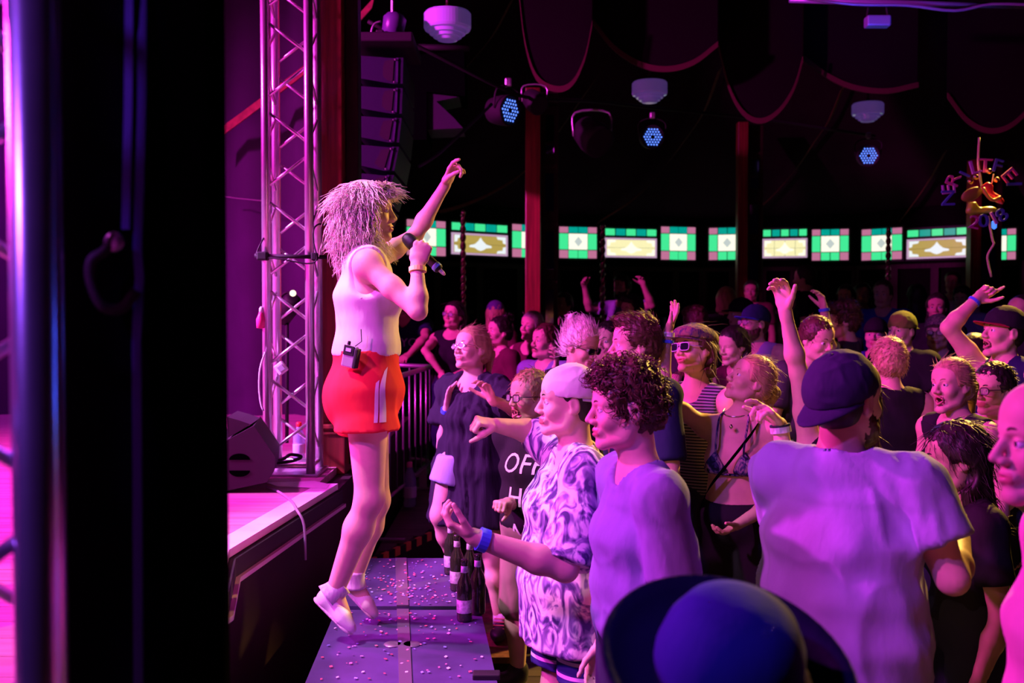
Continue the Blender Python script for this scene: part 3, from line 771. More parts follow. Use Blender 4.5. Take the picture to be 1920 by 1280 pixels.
# confetti: too small and too many to tell apart
rs = np.random.RandomState(3); cvs = []; cfs = []; mi = []
for i in range(420):
    if rs.rand() < 0.55: px, py = rs.normal(752, 60), rs.normal(1108, 32)
    else: px, py = rs.uniform(600, 905), rs.uniform(1050, 1275)
    t = (py - 1045) / 235.0
    if not (676 - 100 * t < px < 872 + 52 * t) or 1132 < py < 1147: continue
    if py < 1049 or py > 1278: continue
    c = G(px, py, ZB + 0.006); a = rs.rand() * 6.28; s = rs.uniform(0.003, 0.0075)
    e1 = V3(math.cos(a), math.sin(a), rs.uniform(-.25, .25)) * s; e2 = V3(-math.sin(a), math.cos(a), rs.uniform(-.25, .25)) * s
    k = len(cvs); cvs += [c + e1, c + e2, c - e1, c - e2, c + e1 - V3(0, 0, .001), c + e2 - V3(0, 0, .001), c - e1 - V3(0, 0, .001), c - e2 - V3(0, 0, .001)]
    cfs += [[k, k + 1, k + 2, k + 3], [k + 7, k + 6, k + 5, k + 4]]; mi += [i % 4] * 2
cm = [mat('confetti_white', (0.9, 0.85, 0.9), rough=0.3), mat('confetti_pink', (0.9, 0.3, 0.45), rough=0.3), mat('confetti_blue', (0.35, 0.45, 0.95), rough=0.3), mat('confetti_red', (0.9, 0.15, 0.2), rough=0.3)]
cf_ = obj('confetti', (np.array(cvs), cfs), cm, midx=mi)
tag(cf_, 'scattered glittering confetti on the stage boxes', 'confetti', kind='stuff')
# low step right of the boxes
sb = empty('step', G(960, 1230, 0.12) * V3(1, 1, 0), 'low reddish wooden step beside the stage boxes', 'step')
q = [G(905, 1232, 0.12), G(985, 1232, 0.12), G(975, 1130, 0.12), G(890, 1130, 0.12)]
obj('tread', prism([tuple(p[:2]) for p in q], 0.09, 0.12), mat('step_wood', (0.22, 0.07, 0.05), rough=0.6, vary=0.5, vscale=30), sb, fix=True)
obj('riser_board', prism([tuple(q[0][:2] + (0.01, 0.02)), tuple(q[1][:2] + (-0.01, 0.02)), tuple(q[2][:2] + (-0.01, -0.02)), tuple(q[3][:2] + (0.01, -0.02))], 0, 0.09), M_BLACK, sb, fix=True)

# ---- beer bottles
M_GLASSB = mat('dark_glass', (0.02, 0.03, 0.015), rough=0.08, spec=0.8)
M_BLAB = mat('beer_label', (0.6, 0.6, 0.7), rough=0.5, vary=0.5, vscale=60)
def beer(px, py, lab, label, s=1.0):
    c = G(px, py, ZB + 0.001); root = empty('beer_bottle', c, label, 'bottle', 'beer bottles on the stage box')
    f = lambda vf: (vf[0] * s + c, vf[1])
    obj('bottle_glass', f(lathe([(0.004, 0), (0.029, 0.002), (0.0305, 0.01), (0.0305, 0.135), (0.026, 0.155), (0.0145, 0.18), (0.0125, 0.225), (0.014, 0.23), (0.014, 0.24), (0.0115, 0.241)], (0, 0, 0), seg=18)), M_GLASSB, root, smooth=True)
    if lab:
        obj('label_band', f(lathe([(0.0308, 0.035), (0.0312, 0.036), (0.0312, 0.085), (0.0308, 0.086)], (0, 0, 0), seg=18)), M_BLAB, root, smooth=True)
    obj('neck_label', f(lathe([(0.0142, 0.19), (0.0148, 0.191), (0.0138, 0.215), (0.013, 0.216)], (0, 0, 0), seg=14)), M_BLAB, root, smooth=True)
beer(845, 1075, True, 'dark beer bottle at the back of the cluster on the box')
beer(857, 1106, True, 'dark beer bottle in the middle of the cluster with a crest label')
beer(871, 1163, True, 'nearest beer bottle on the box with a striped label')
beer(896, 1150, False, 'dark beer bottle just right of the nearest one')
beer(881, 1112, False, 'dark beer bottle half hidden behind the nearest two')

# ---- crowd barrier
bar = empty('crowd_barrier', G(808, 687, 1.31) * V3(1, 1, 0) + V3(0, 0, 0.35), 'steel crowd barrier of thin bars behind the singer', 'barrier')
c0 = G(808, 687, 1.31); cl = G(753, 704, 1.31); cl = c0 + (cl - c0) * 2.1; cr = c0 + V3(-1.35, 1.05, 0)
for (A_, B_) in ((cl, c0), (c0, cr)):
    for z in (1.31, 0.52):
        a = A_.copy(); b = B_.copy(); a[2] = b[2] = z
        obj('rail', tube([a, b], 0.019 if z > 1 else 0.014, 10), M_STEEL, bar, smooth=True)
    L_ = np.linalg.norm(B_ - A_); m = int(L_ / 0.23)
    for i in range(m + 1):
        q = A_ + (B_ - A_) * i / m
        obj('bar', tube([(q[0], q[1], 0.52), (q[0], q[1], 1.31)], 0.0075 if 0 < i < m else 0.017, 7), M_STEEL, bar, smooth=True)
    for t in (0.15, 0.85):
        q = A_ + (B_ - A_) * t; dvv = nrm(np.cross(B_ - A_, V3(0, 0, 1)))
        obj('foot', box(V3(q[0], q[1], 0.435), (0.06, 0.02, 0.17)), M_STEEL, bar)
        obj('foot_plate', box(V3(q[0], q[1], 0.358), (0.42, 0.05, 0.012), np.stack([dvv, np.cross(V3(0, 0, 1), dvv), V3(0, 0, 1)], 1)), M_STEEL, bar)

# ---- hanging line array
la = empty('line_array', P(715, 220, 6.3), 'curved black line array loudspeaker hanging beside the mahogany pillar', 'speaker')
M_SPK = mat('speaker_paint', (0.006, 0.008, 0.03), rough=0.55, bump=0.25, bscale=140, bdist=0.001)
rows = [(100, 755, 762), (157, 754, 760), (213, 752, 757), (267, 747, 751), (320, 738, 741), (375, 722, 724), (430, 702, 704)]
for i in range(6):
    (ya, xa_, _), (yb, xb_, _) = rows[i], rows[i + 1]
    fr = [P(671, ya + 4, 6.3), P(xa_ - 18, ya + 9, 6.3), P(xa_ + 1, ya + 8, 6.3), P(xb_ + 1, yb, 6.3), P(xb_ - 18, yb, 6.3), P(671, yb - 11, 6.3)]
    mod = obj('speaker_module', extrude(fr, (0.0, 0.75, 0)), M_SPK, la, fix=True)
    hp = [P(722 - (755 - xa_), ya + 14, 6.295), P(xa_ - 16, ya + 11, 6.295), P(xb_ - 18, yb - 4, 6.295), P(728 - (755 - xb_), yb - 6, 6.295), P(719 - (755 - xb_), yb - 14, 6.295), P(718 - (755 - xa_), ya + 24, 6.295)]
    obj('handle_recess', extrude(hp, (0, 0.004, 0)), M_BLACK, mod, fix=True)
    obj('grille_edge', ribbon([P(xa_ - 10, ya + 8, 6.293), P(xb_ - 10, yb, 6.293)], V3(0.012, 0, 0), V3(0, 0.004, 0)), mat('grille_edge', (0.05, 0.04, 0.10), rough=0.4), mod)
    for q in (P(xa_ - 14, ya + 12, 6.29), P(xb_ - 15, yb - 3, 6.29)):
        obj('rigging_pin', lathe([(0.006, 0), (0.006, 0.008), (0.003, 0.011)], q, (0, -1, 0), 8), M_STEEL, mod)
obj('fly_frame', box(P(722, 92, 6.5), (0.42, 0.6, 0.06), bev=0.01), M_BLACK, la)
obj('frame_clamp', box(P(713, 72, 6.4), (0.05, 0.06, 0.1), bev=0.008), M_BLACK, la)
obj('hoist', lathe([(0.02, -0.1), (0.07, -0.08), (0.075, 0.06), (0.05, 0.09), (0.01, 0.1)], P(738, 52, 6.45), (0.2, -0.3, 1), 18), mat('hoist_paint', (0.10, 0.07, 0.2), rough=0.3), la, smooth=True)
obj('hoist_chain', tube([P(736, 35, 6.45), P(736, -120, 6.45)], 0.012, 6), M_STEEL, la)
obj('shackle', tube(bez([P(697, 85, 6.3), P(696, 62, 6.3), P(702, 45, 6.3), P(715, 40, 6.3)], 12), 0.007, 7), M_STEEL, la, smooth=True)
sp2 = empty('hanging_speaker', P(835, 205, 8.0), 'dark loudspeaker cabinet hanging behind the line array', 'speaker')
obj('cabinet', extrude([P(756, 105, 8.0), P(870, 95, 8.0), P(872, 180, 8.0), P(800, 172, 8.0), P(800, 262, 8.0), P(756, 262, 8.0)], (0, 0.5, 0)), M_BLACKCLOTH, sp2, fix=True)
obj('side_panel', extrude([P(801, 171, 8.05), P(862, 181, 8.05), P(818, 190, 8.05), P(852, 222, 8.05), P(868, 240, 8.05), P(800, 243, 8.05)], (0, 0.4, 0)), mat('purple_grey_panel', (0.015, 0.010, 0.028), rough=0.7), sp2, fix=True)
obj('cross_tube', tube([P(755, 88, 8.0), P(880, 90, 8.0)], 0.025, 10), M_BLACK, sp2, smooth=True)

# ---- opal drum pendants
M_OPAL = mat('opal_glass_violet_glow', (0.42, 0.42, 0.75), rough=0.12, spec=0.6, emit=(0.28, 0.14, 0.72), estr=0.14)  # violet stage light on the shades is put into colour and faint glow
def pendant(px, py, wpx, d, label):
    c = P(px, py, d); r = wpx / FPX * d / 2
    root = empty('pendant_lamp', c - V3(0, 0, r * 0.65), label, 'lamp', 'opal drum pendants')
    obj('glass_shade', lathe([(0.3 * r, -0.64 * r), (0.42 * r, -0.62 * r), (0.5 * r, -0.5 * r), (0.60 * r, -0.5 * r), (0.64 * r, -0.36 * r), (0.76 * r, -0.36 * r), (0.80 * r, -0.22 * r), (0.95 * r, -0.20 * r), (r, -0.10 * r), (r, 0.46 * r), (0.93 * r, 0.55 * r), (0.3 * r, 0.6 * r)], c, seg=48), M_OPAL, root)
    obj('gallery', lathe([(0.2 * r, 0.58 * r), (0.2 * r, 0.75 * r), (0.08 * r, 0.85 * r), (0.05 * r, 1.0 * r)], c, seg=16), M_WOODDK, root, smooth=True)
    obj('stem', tube([c + V3(0, 0, 0.95 * r), c + V3(0.02, 0, 0.95 * r + 1.6)], 0.012, 8), M_WOODDK, root)
pendant(839, 48, 89, 6.6, 'large white opal drum pendant at the top, above the singer\'s hand')
pendant(1218, 172, 66, 9.0, 'white opal drum pendant above the middle blue spotlight')
pendant(1627, 210, 58, 10.2, 'dim opal drum pendant above the right blue spotlight')

# ---- LED par cans
M_LED = mat('led_lit', (0.02, 0.02, 0.05), rough=0.3, emit=(0.10, 0.22, 1.0), estr=2.2)
M_LEDF = mat('led_face', (0.01, 0.012, 0.05), rough=0.3, emit=(0.0, 0.01, 0.5), estr=0.35)
def par(px, py, dia_px, d, aim, label, power):
    c = P(px, py, d); r = dia_px / FPX * d / 2; ax = nrm(aim)
    root = empty('led_spotlight', c, label, 'spotlight', 'blue led spotlights')
    obj('can', lathe([(0.5 * r, -1.7 * r), (0.9 * r, -1.5 * r), (1.05 * r, -0.9 * r), (1.12 * r, 0.1 * r), (1.12 * r, 0.25 * r), (1.0 * r, 0.25 * r), (0.98 * r, 0.02)], c, ax, 28), M_BLACK, root, smooth=True)
    face = obj('led_face', lathe([(0.98 * r, 0.0), (0.98 * r, 0.012), (0.5 * r, 0.012)], c, ax, 24), M_LEDF, root)
    a = V3(0, 0, 1); u = nrm(np.cross(ax, a)); w = np.cross(u, ax)
    base = lathe([(0.095 * r, 0.012), (0.08 * r, 0.02), (0.03 * r, 0.025)], (0, 0, 0), ax, 8); md = None
    for i in range(-3, 4):
        for j in range(-3, 4):
            if abs(i + j) > 3 or (i == 0 and j == 0): continue
            off = (u * (i + 0.5 * j) + w * (j * 0.866)) * 0.27 * r
            o = obj('led', (base[0] + c + off, base[1]), M_LED, face)
    bq = [c + u * 1.2 * r + ax * (-0.3 * r), c + u * 1.25 * r + V3(0, 0, 1.3 * r), c + V3(0, 0, 1.75 * r), c - u * 1.25 * r + V3(0, 0, 1.3 * r), c - u * 1.2 * r + ax * (-0.3 * r)]
    obj('yoke', tube(bez(bq, 20), 0.07 * r, 6), M_BLACK, root, smooth=True)
    obj('clamp', box(c + V3(0, 0, 2.0 * r), (0.5 * r, 0.5 * r, 0.6 * r), bev=0.1 * r), M_STEEL, root)
    l = spot('led_beam', c + ax * 0.06, c + ax * 4, BLUE, power, 50, 0.6, 0.06); l.parent = root; l.location = ax * 0.06
    return root
par(953, 207, 52, 7.6, (0.85, -0.75, -0.15), 'blue led spotlight hanging left of the red post, turned right', 60)
par(1223, 257, 40, 8.7, (0.12, -1, -0.1), 'blue led spotlight under the middle opal pendant', 110)
par(1628, 292, 37, 9.8, (-0.15, -1, -0.12), 'blue led spotlight under the dim right pendant', 110)
# supporting tube of the lamps and other rigging
rg = obj('rigging_tube', tube(bez([P(690, 40, 6.9), P(800, 95, 7.1), P(940, 165, 7.5), P(1005, 185, 7.9), P(1110, 190, 8.4), P(1250, 205, 9.0), P(1440, 225, 9.6), P(1640, 255, 10.0)], 40), 0.014, 7), M_BLACK, smooth=True)
tag(rg, 'black rigging tube carrying the blue spotlights', 'tube')
gy = obj('guy_rope', tube(bez([P(922, 195, 7.4), P(870, 245, 7.2), P(820, 290, 7.0), P(785, 312, 6.9)], 14), 0.012, 6), mat('dark_rope', (0.05, 0.03, 0.08), rough=0.8), smooth=True)
tag(gy, 'dark rope slanting down from the left blue spotlight', 'rope')
# dark lamps in shadow
def dark_lamp(px, py, d, s, label):
    c = P(px, py, d); root = empty('unlit_spotlight', c, label, 'spotlight')
    obj('can', lathe([(0.04 * s, -0.14 * s), (0.09 * s, -0.1 * s), (0.11 * s, 0.02 * s), (0.105 * s, 0.1 * s), (0.09 * s, 0.1 * s)], c, (0.4, -0.6, -0.5), 20), M_BLACK, root, smooth=True)
    obj('yoke', tube(bez([c + V3(-.12, 0, 0) * s, c + V3(-.11, 0, .15) * s, c + V3(.11, 0, .15) * s, c + V3(.12, 0, 0) * s], 14), 0.008 * s, 6), M_STEEL, root, smooth=True)
dark_lamp(1110, 255, 8.4, 1.3, 'unlit spotlight in the dark right of the red post')
dark_lamp(1002, 190, 7.9, 0.8, 'small unlit lamp at the head of the red post')
# blue lit tube and flood top right
bt = empty('blue_tube', P(1700, 8, 8.0), 'blue lit lighting tube along the top right edge', 'tube')
mbl = mat('blue_lit_metal', (0.4, 0.45, 0.8), rough=0.4, metal=0.5)
obj('tube', tube([P(1480, 0, 8.0), P(1960, 13, 8.0)], 0.022, 10), mbl, bt, smooth=True)
obj('cable', tube(bez([P(1500, -4, 7.95), P(1600, 8, 7.95), P(1700, 10, 7.95), P(1790, 20, 7.95), P(1860, 8, 7.95), P(1950, 10, 7.95)], 24), 0.012, 7), mbl, bt, smooth=True)
fb = empty('flood_lamp', P(1645, 40, 8.0), 'small blue lit flood lamp under the top right tube', 'lamp')
obj('housing', box(P(1645, 41, 8.0), (0.19, 0.1, 0.085), bev=0.012), mbl, fb)
for sx_ in (-1, 1): obj('bracket', tube([P(1645 + sx_ * 20, 34, 8.0), P(1645 + sx_ * 16, 8, 8.0)], 0.008, 6), M_BLACK, fb)
l = spot('blue_rig_light', P(1690, 130, 7.2), P(1690, 20, 8.0), BLUE, 26, 70, 0.7, 0.08)

# ---- hanging shoe mobile with letters
mbx = empty('shoe_mobile', P(1840, 380, 6.5), 'hanging mobile of two bright shoes, gold bells and a ring of letters', 'mobile')
DM = 6.5
M_LET = [mat('letter_purple', (0.42, 0.12, 0.55), rough=0.5), mat('letter_magenta', (0.42, 0.05, 0.28), rough=0.5), mat('letter_blue', (0.06, 0.06, 0.40), rough=0.5)]
def letter(ch, px, py, hpx, rot, m):
    v, f = text_mesh(ch, hpx / FPX * DM * 1.35, 0.008)
    v[:, 0] *= 1.25
    a = math.radians(rot); ca, sa = math.cos(a), math.sin(a)
    x = v[:, 0] * ca - v[:, 1] * sa; z = v[:, 0] * sa + v[:, 1] * ca
    obj('letter', (np.stack([x, v[:, 2], z], 1) + P(px, py, DM), f), M_LET[m], mbx)
for a in [('N', 1779, 371, 26, 92, 2), ('E', 1780, 355, 26, 97, 0), ('R', 1788, 338, 26, 70, 1), ('I', 1810, 327, 22, 65, 2), ('L', 1828, 314, 27, 16, 0), ('T', 1847, 312, 28, -3, 1),
          ('F', 1870, 312, 26, -14, 2), ('E', 1891, 329, 28, -50, 1), ('I', 1900, 345, 30, -88, 2), ('8', 1879, 404, 26, 40, 2), ('1', 1864, 410, 26, 28, 0), ('0', 1844, 415, 26, 4, 2), ('2', 1826, 418, 26, -12, 1)]:
    letter(*a)
M_GOLD = mat('gold_bell', (0.9, 0.6, 0.15), rough=0.2, metal=0.9)
for px, py in ((1820, 340), (1830, 332), (1855, 321), (1869, 337)):
    obj('bell', lathe([(0.003, -0.017), (0.014, -0.012), (0.018, 0), (0.014, 0.012), (0.004, 0.018)], P(px, py, DM - 0.03), seg=12), M_GOLD, mbx, smooth=True)
M_ROPE = mat('pale_rope', (0.7, 0.6, 0.35), rough=0.8)
obj('cord', tube(bez([P(1836, 258, DM), P(1834, 300, DM), P(1836, 322, DM), P(1841, 352, DM)], 16), 0.007, 7), M_ROPE, mbx, smooth=True)
obj('cord', tube(bez([P(1853, 405, DM), P(1855, 420, DM), P(1861, 450, DM), P(1863, 458, DM), P(1852, 478, DM), P(1853, 495, DM), P(1859, 519, DM)], 24), 0.007, 7), M_ROPE, mbx, smooth=True)
obj('cord', tube(bez([P(1863, 326, DM), P(1859, 345, DM), P(1849, 360, DM)], 10), 0.004, 6), M_ROPE, mbx, smooth=True)
obj('blue_lamp', lathe([(0.004, -0.03), (0.016, -0.02), (0.016, 0.02), (0.004, 0.03)], P(1864, 421, DM + 0.1), seg=12), mat('blue_bulb', (0.02, 0.02, 0.1), emit=(0.05, 0.2, 1.0), estr=1.5), mbx, smooth=True)
hr = V3(1, 0, 0)
def shoe_prims(a, b, up, s=1.0):
    a = np.asarray(a); b = np.asarray(b); d = nrm(b - a); L_ = np.linalg.norm(b - a); u = nrm(up - d * (up @ d)); sd = np.cross(u, d); R = np.stack([d, sd, u])
    return [ball(a + d * 0.22 * L_, (0.24 * L_, 0.15 * L_, 0.16 * L_), R, 0.02), ball(a + d * 0.68 * L_, (0.32 * L_, 0.17 * L_, 0.11 * L_), R, 0.02), ball(a + d * 0.5 * L_ - u * 0.07 * L_, (0.5 * L_, 0.17 * L_, 0.05 * L_), R, 0.01),
            ball(a + d * 0.2 * L_ + u * 0.2 * L_, (0.14 * L_, 0.11 * L_, 0.16 * L_), R, 0.03), ball(a + d * 0.2 * L_ + u * 0.34 * L_, (0.12 * L_, 0.08 * L_, 0.12 * L_), R, 0.01, 's')], (d, u, sd, L_)
pr_, _ = shoe_prims(P(1840, 350, DM), P(1882, 380, DM), V3(0.5, 0, 0.85)); obj('red_shoe', solid(pr_, 0.006), mat('red_leather', (0.65, 0.03, 0.06), rough=0.3), mbx, smooth=True)
pr_, _ = shoe_prims(P(1812, 395, DM + 0.1), P(1868, 392, DM + 0.1), V3(0, 0, 1)); obj('green_shoe', solid(pr_, 0.006), mat('green_leather', (0.22, 0.25, 0.03), rough=0.3), mbx, smooth=True)
obj('shoe_sole', solid([ball(P(1822, 364, DM - 0.02), (0.075, 0.02, 0.04), np.stack([nrm(V3(0.9, 0, 0.45)), V3(0, 1, 0), nrm(V3(-0.45, 0, 0.9))]), 0.01)], 0.006), mat('olive_sole', (0.25, 0.16, 0.03), rough=0.5), mbx, smooth=True)
obj('yellow_trim', tube(bez([P(1843, 352, DM - 0.06), P(1850, 365, DM - 0.07), P(1862, 375, DM - 0.07), P(1877, 369, DM - 0.07)], 14), 0.011, 8), mat('yellow_trim', (0.8, 0.5, 0.05), rough=0.4), mbx, smooth=True)
# ================================================================== PEOPLE
def skin(name, col):
    return mat('skin_' + name, col, rough=0.55, spec=0.25, vary=0.10, vscale=18, bump=0.06, bscale=90, bdist=0.002)
SK = [skin('fair', (0.72, 0.47, 0.38)), skin('light', (0.62, 0.40, 0.31)), skin('tan', (0.50, 0.30, 0.22)), skin('brown', (0.22, 0.12, 0.08))]
M_LIPS = mat('lips', (0.48, 0.17, 0.16), rough=0.4)
M_MOUTH = mat('mouth_inside', (0.10, 0.015, 0.02), rough=0.5)
M_SCLERA = mat('eye_white', (0.75, 0.72, 0.72), rough=0.15); M_IRIS = mat('eye_iris', (0.03, 0.025, 0.03), rough=0.1)
HM = dict(blond=hairmat('platinum', (0.82, 0.74, 0.66)), fair=hairmat('blond', (0.48, 0.34, 0.17)), brown=hairmat('brown', (0.085, 0.045, 0.025)), dark=hairmat('dark', (0.02, 0.014, 0.012)),
          grey=hairmat('ash', (0.50, 0.45, 0.42)), ginger=hairmat('ginger', (0.22, 0.09, 0.03)))
def yawdir(a):
    return V3(math.cos(math.radians(a)), math.sin(math.radians(a)), 0)
def head_frame(yaw, pitch=0, roll=0):
    f = yawdir(yaw) * math.cos(math.radians(pitch)) + V3(0, 0, math.sin(math.radians(pitch)))
    l = nrm(np.cross(V3(0, 0, 1), f)); u = np.cross(f, l); r = math.radians(roll)
    l2 = l * math.cos(r) + u * math.sin(r); u2 = np.cross(f, l2)
    return np.stack([f, l2, u2])                     # rows: forward, left, up
class HeadF:
    def __init__(s, H, R, sc): s.H, s.R, s.s = H, R, sc
    def w(s, p): return s.H + s.s * (np.asarray(p, float) @ s.R)
    def ball(s, c, r, k=0.01, mode='u', cuts=(), tilt=0):
        R = s.R
        if tilt:
            t = math.radians(tilt); Q = np.array([[math.cos(t), 0, math.sin(t)], [0, 1, 0], [-math.sin(t), 0, math.cos(t)]]); R = Q @ s.R
        return ball(s.w(c), s.s * np.asarray(np.broadcast_to(r, (3,)), float), R, k * s.s, mode, [(s.w(p), np.asarray(n) @ s.R) for p, n in cuts])
    def cap(s, a, b, ra, rb, k=0.008, mode='u', cuts=()):
        return prim(s.w(a), s.w(b), s.s * np.broadcast_to(np.asarray(ra, float), (3,)), s.s * np.broadcast_to(np.asarray(rb, float), (3,)), s.R, k * s.s, mode, [(s.w(p), np.asarray(n) @ s.R) for p, n in cuts])
    def loc(s, v): return ((v - s.H) @ s.R.T) / s.s
def head_prims(h, fem=False, mouth='closed', nose=1.0, chin=1.0, ears=True, brow=1.0):
    B, C = h.ball, h.cap; p = []
    jw = 0.044 if fem else 0.050
    p += [B((-0.014, 0, 0.036), (0.094, 0.074, 0.083), 0.02), B((0.026, 0, -0.028), (0.057, 0.057, 0.084), 0.035), B((0.04, 0, 0.045), (0.045, 0.062, 0.05), 0.03)]
    dz = -0.016 if mouth == 'open' else 0.0
    for s in (-1, 1):
        p += [C((-0.008, s * jw, -0.045), (0.012, s * (jw - 0.004), -0.078), 0.017, 0.014, 0.025), C((0.012, s * (jw - 0.004), -0.078), (0.066, s * 0.014, -0.1 + dz), 0.015, 0.014, 0.02),
              B((0.056, s * 0.036, -0.032), (0.024, 0.023, 0.022), 0.02)]
        if brow: p += [C((0.084, s * 0.012, 0.019), (0.068, s * 0.043, 0.019), 0.008 if not fem else 0.006, 0.006, 0.014)]
    p += [B((0.072, 0, -0.1 + dz), (0.015 * chin, 0.017, 0.014), 0.02)]
    for s in (-1, 1): p += [B((0.094, s * 0.031, 0.0), (0.017, 0.018, 0.0105), 0.010, 's')]
    p += [C((0.082, 0, 0.012), (0.085 + 0.020 * nose, 0, -0.031), (0.008, 0.007, 0.008), (0.0105, 0.010, 0.0095), 0.010), C((0.096, 0, -0.037), (0.082, 0, -0.040), 0.006, 0.006, 0.008)]
    for s in (-1, 1): p += [B((0.094, s * 0.0125, -0.0365), (0.011, 0.0085, 0.0085), 0.008)]
    for s in (-1, 1):
        c = h.w((0.072, s * 0.0305, -0.002))
        p += [h.ball((0.072, s * 0.0305, -0.002), 0.0142, 0.003, cuts=[((0, 0, 0.0015), (0.0, 0, -1))]), h.ball((0.072, s * 0.0305, -0.002), 0.0138, 0.003, cuts=[((0, 0, -0.0085), (0.0, 0, 1))])]
    # mouth
    if mouth == 'open':
        p += [B((0.082, 0, -0.073), (0.030, 0.019, 0.0165), 0.006, 's')]
        for s in (-1, 1):
            p += [C((0.0925, s * 0.004, -0.056), (0.080, s * 0.021, -0.068), 0.0058, 0.0045, 0.004), C((0.089, 0, -0.092), (0.079, s * 0.020, -0.078), 0.0068, 0.0045, 0.004)]
    else:
        w = 0.026 if mouth == 'smile' else 0.022; up = 0.005 if mouth == 'smile' else 0.0
        p += [B((0.079, 0, -0.066), (0.016, 0.026, 0.017), 0.014)]
        for s in (-1, 1):
            p += [C((0.0925, s * 0.004, -0.061), (0.079, s * w, -0.0655 + up), 0.0045, 0.0028, 0.006), C((0.0905, 0, -0.072), (0.079, s * (w - 0.002), -0.067 + up), 0.0055, 0.0028, 0.006)]
        p += [C((0.101, -0.02, -0.0663), (0.101, 0.02, -0.0663), (0.012, 0.004, 0.0016), (0.012, 0.004, 0.0016), 0.003, 's')] if mouth != 'smile' else [B((0.099, 0, -0.066), (0.014, 0.017, 0.0035), 0.004, 's')]
    if ears:
        for s in (-1, 1):
            p += [B((-0.014, s * 0.073, -0.006), (0.019, 0.010, 0.031), 0.006, tilt=-12), B((-0.010, s * 0.083, -0.003), (0.011, 0.006, 0.019), 0.005, 's', tilt=-12), B((-0.007, s * 0.070, -0.028), (0.010, 0.008, 0.011), 0.006)]
    return p
HANDP = dict(open=[(6, 8, 5)] * 4, relaxed=[(22, 28, 18), (28, 32, 20), (32, 36, 22), (36, 40, 24)], fist=[(78, 92, 60)] * 4, grip=[(62, 70, 40)] * 4,
             point=[(8, 10, 8), (72, 92, 60), (76, 92, 60), (78, 90, 60)], loose=[(14, 20, 14), (50, 60, 40), (60, 70, 45), (40, 45, 30)], cup=[(35, 40, 25)] * 4, splay=[(0, 12, 8), (8, 15, 10), (12, 20, 12), (8, 14, 8)])
def hand_prims(Wp, d, n, right, pose='relaxed', s=1.0, thumb=0.0, spread=0.0):
    d = nrm(d); n = nrm(n - d * (n @ d)); side = np.cross(d, n) if right else -np.cross(d, n)      # side = thumb side
    R = np.stack([side, n, d]); p = []; out = []
    p.append(prim(Wp - d * 0.02 * s, Wp + d * 0.03 * s, (0.024 * s, 0.019 * s, 0.024 * s), (0.032 * s, 0.015 * s, 0.02 * s), R, 0.012 * s))
    p.append(prim(Wp + d * 0.03 * s, Wp + d * 0.075 * s, (0.034 * s, 0.0145 * s, 0.02 * s), (0.038 * s, 0.013 * s, 0.016 * s), R, 0.010 * s))
    L = (0.068, 0.076, 0.071, 0.055); off = (0.029, 0.0098, -0.0098, -0.028); b0 = (0.080, 0.085, 0.081, 0.073)
    for i in range(4):
        q = Wp + (d * b0[i] + side * off[i]) * s; a = 0; sd = spread * (1.5 - i) * 0.12
        for j, (fr, r0, r1) in enumerate(((0.46, 0.0093, 0.0083), (0.30, 0.0083, 0.0077), (0.24, 0.0077, 0.0068))):
            a += math.radians(HANDP[pose][i][j]); v = d * math.cos(a) + n * math.sin(a) + side * sd * math.cos(a)
            e = q + nrm(v) * L[i] * fr * s; sc = 0.9 if i == 3 else 1.0
            p.append(prim(q, e, r0 * s * sc, r1 * s * sc, None, 0.005 * s)); q = e
    q = Wp + (d * 0.022 + side * 0.026 + n * 0.006) * s
    t1 = nrm(d * (0.75 - 0.15 * thumb) + side * (0.62 - 0.5 * thumb) + n * (0.25 + 0.5 * thumb)); e = q + t1 * 0.042 * s
    p.append(prim(q, e, 0.0135 * s, 0.0105 * s, None, 0.010 * s))
    t2 = nrm(t1 + d * 0.25 + n * 0.5 * thumb - side * 0.55 * thumb); e2 = e + t2 * 0.031 * s; p.append(prim(e, e2, 0.0102 * s, 0.009 * s, None, 0.005 * s))
    t3 = nrm(t2 + d * 0.1 + n * 0.3 * thumb - side * 0.3 * thumb); p.append(prim(e2, e2 + t3 * 0.024 * s, 0.009 * s, 0.0075 * s, None, 0.004 * s))
    return p
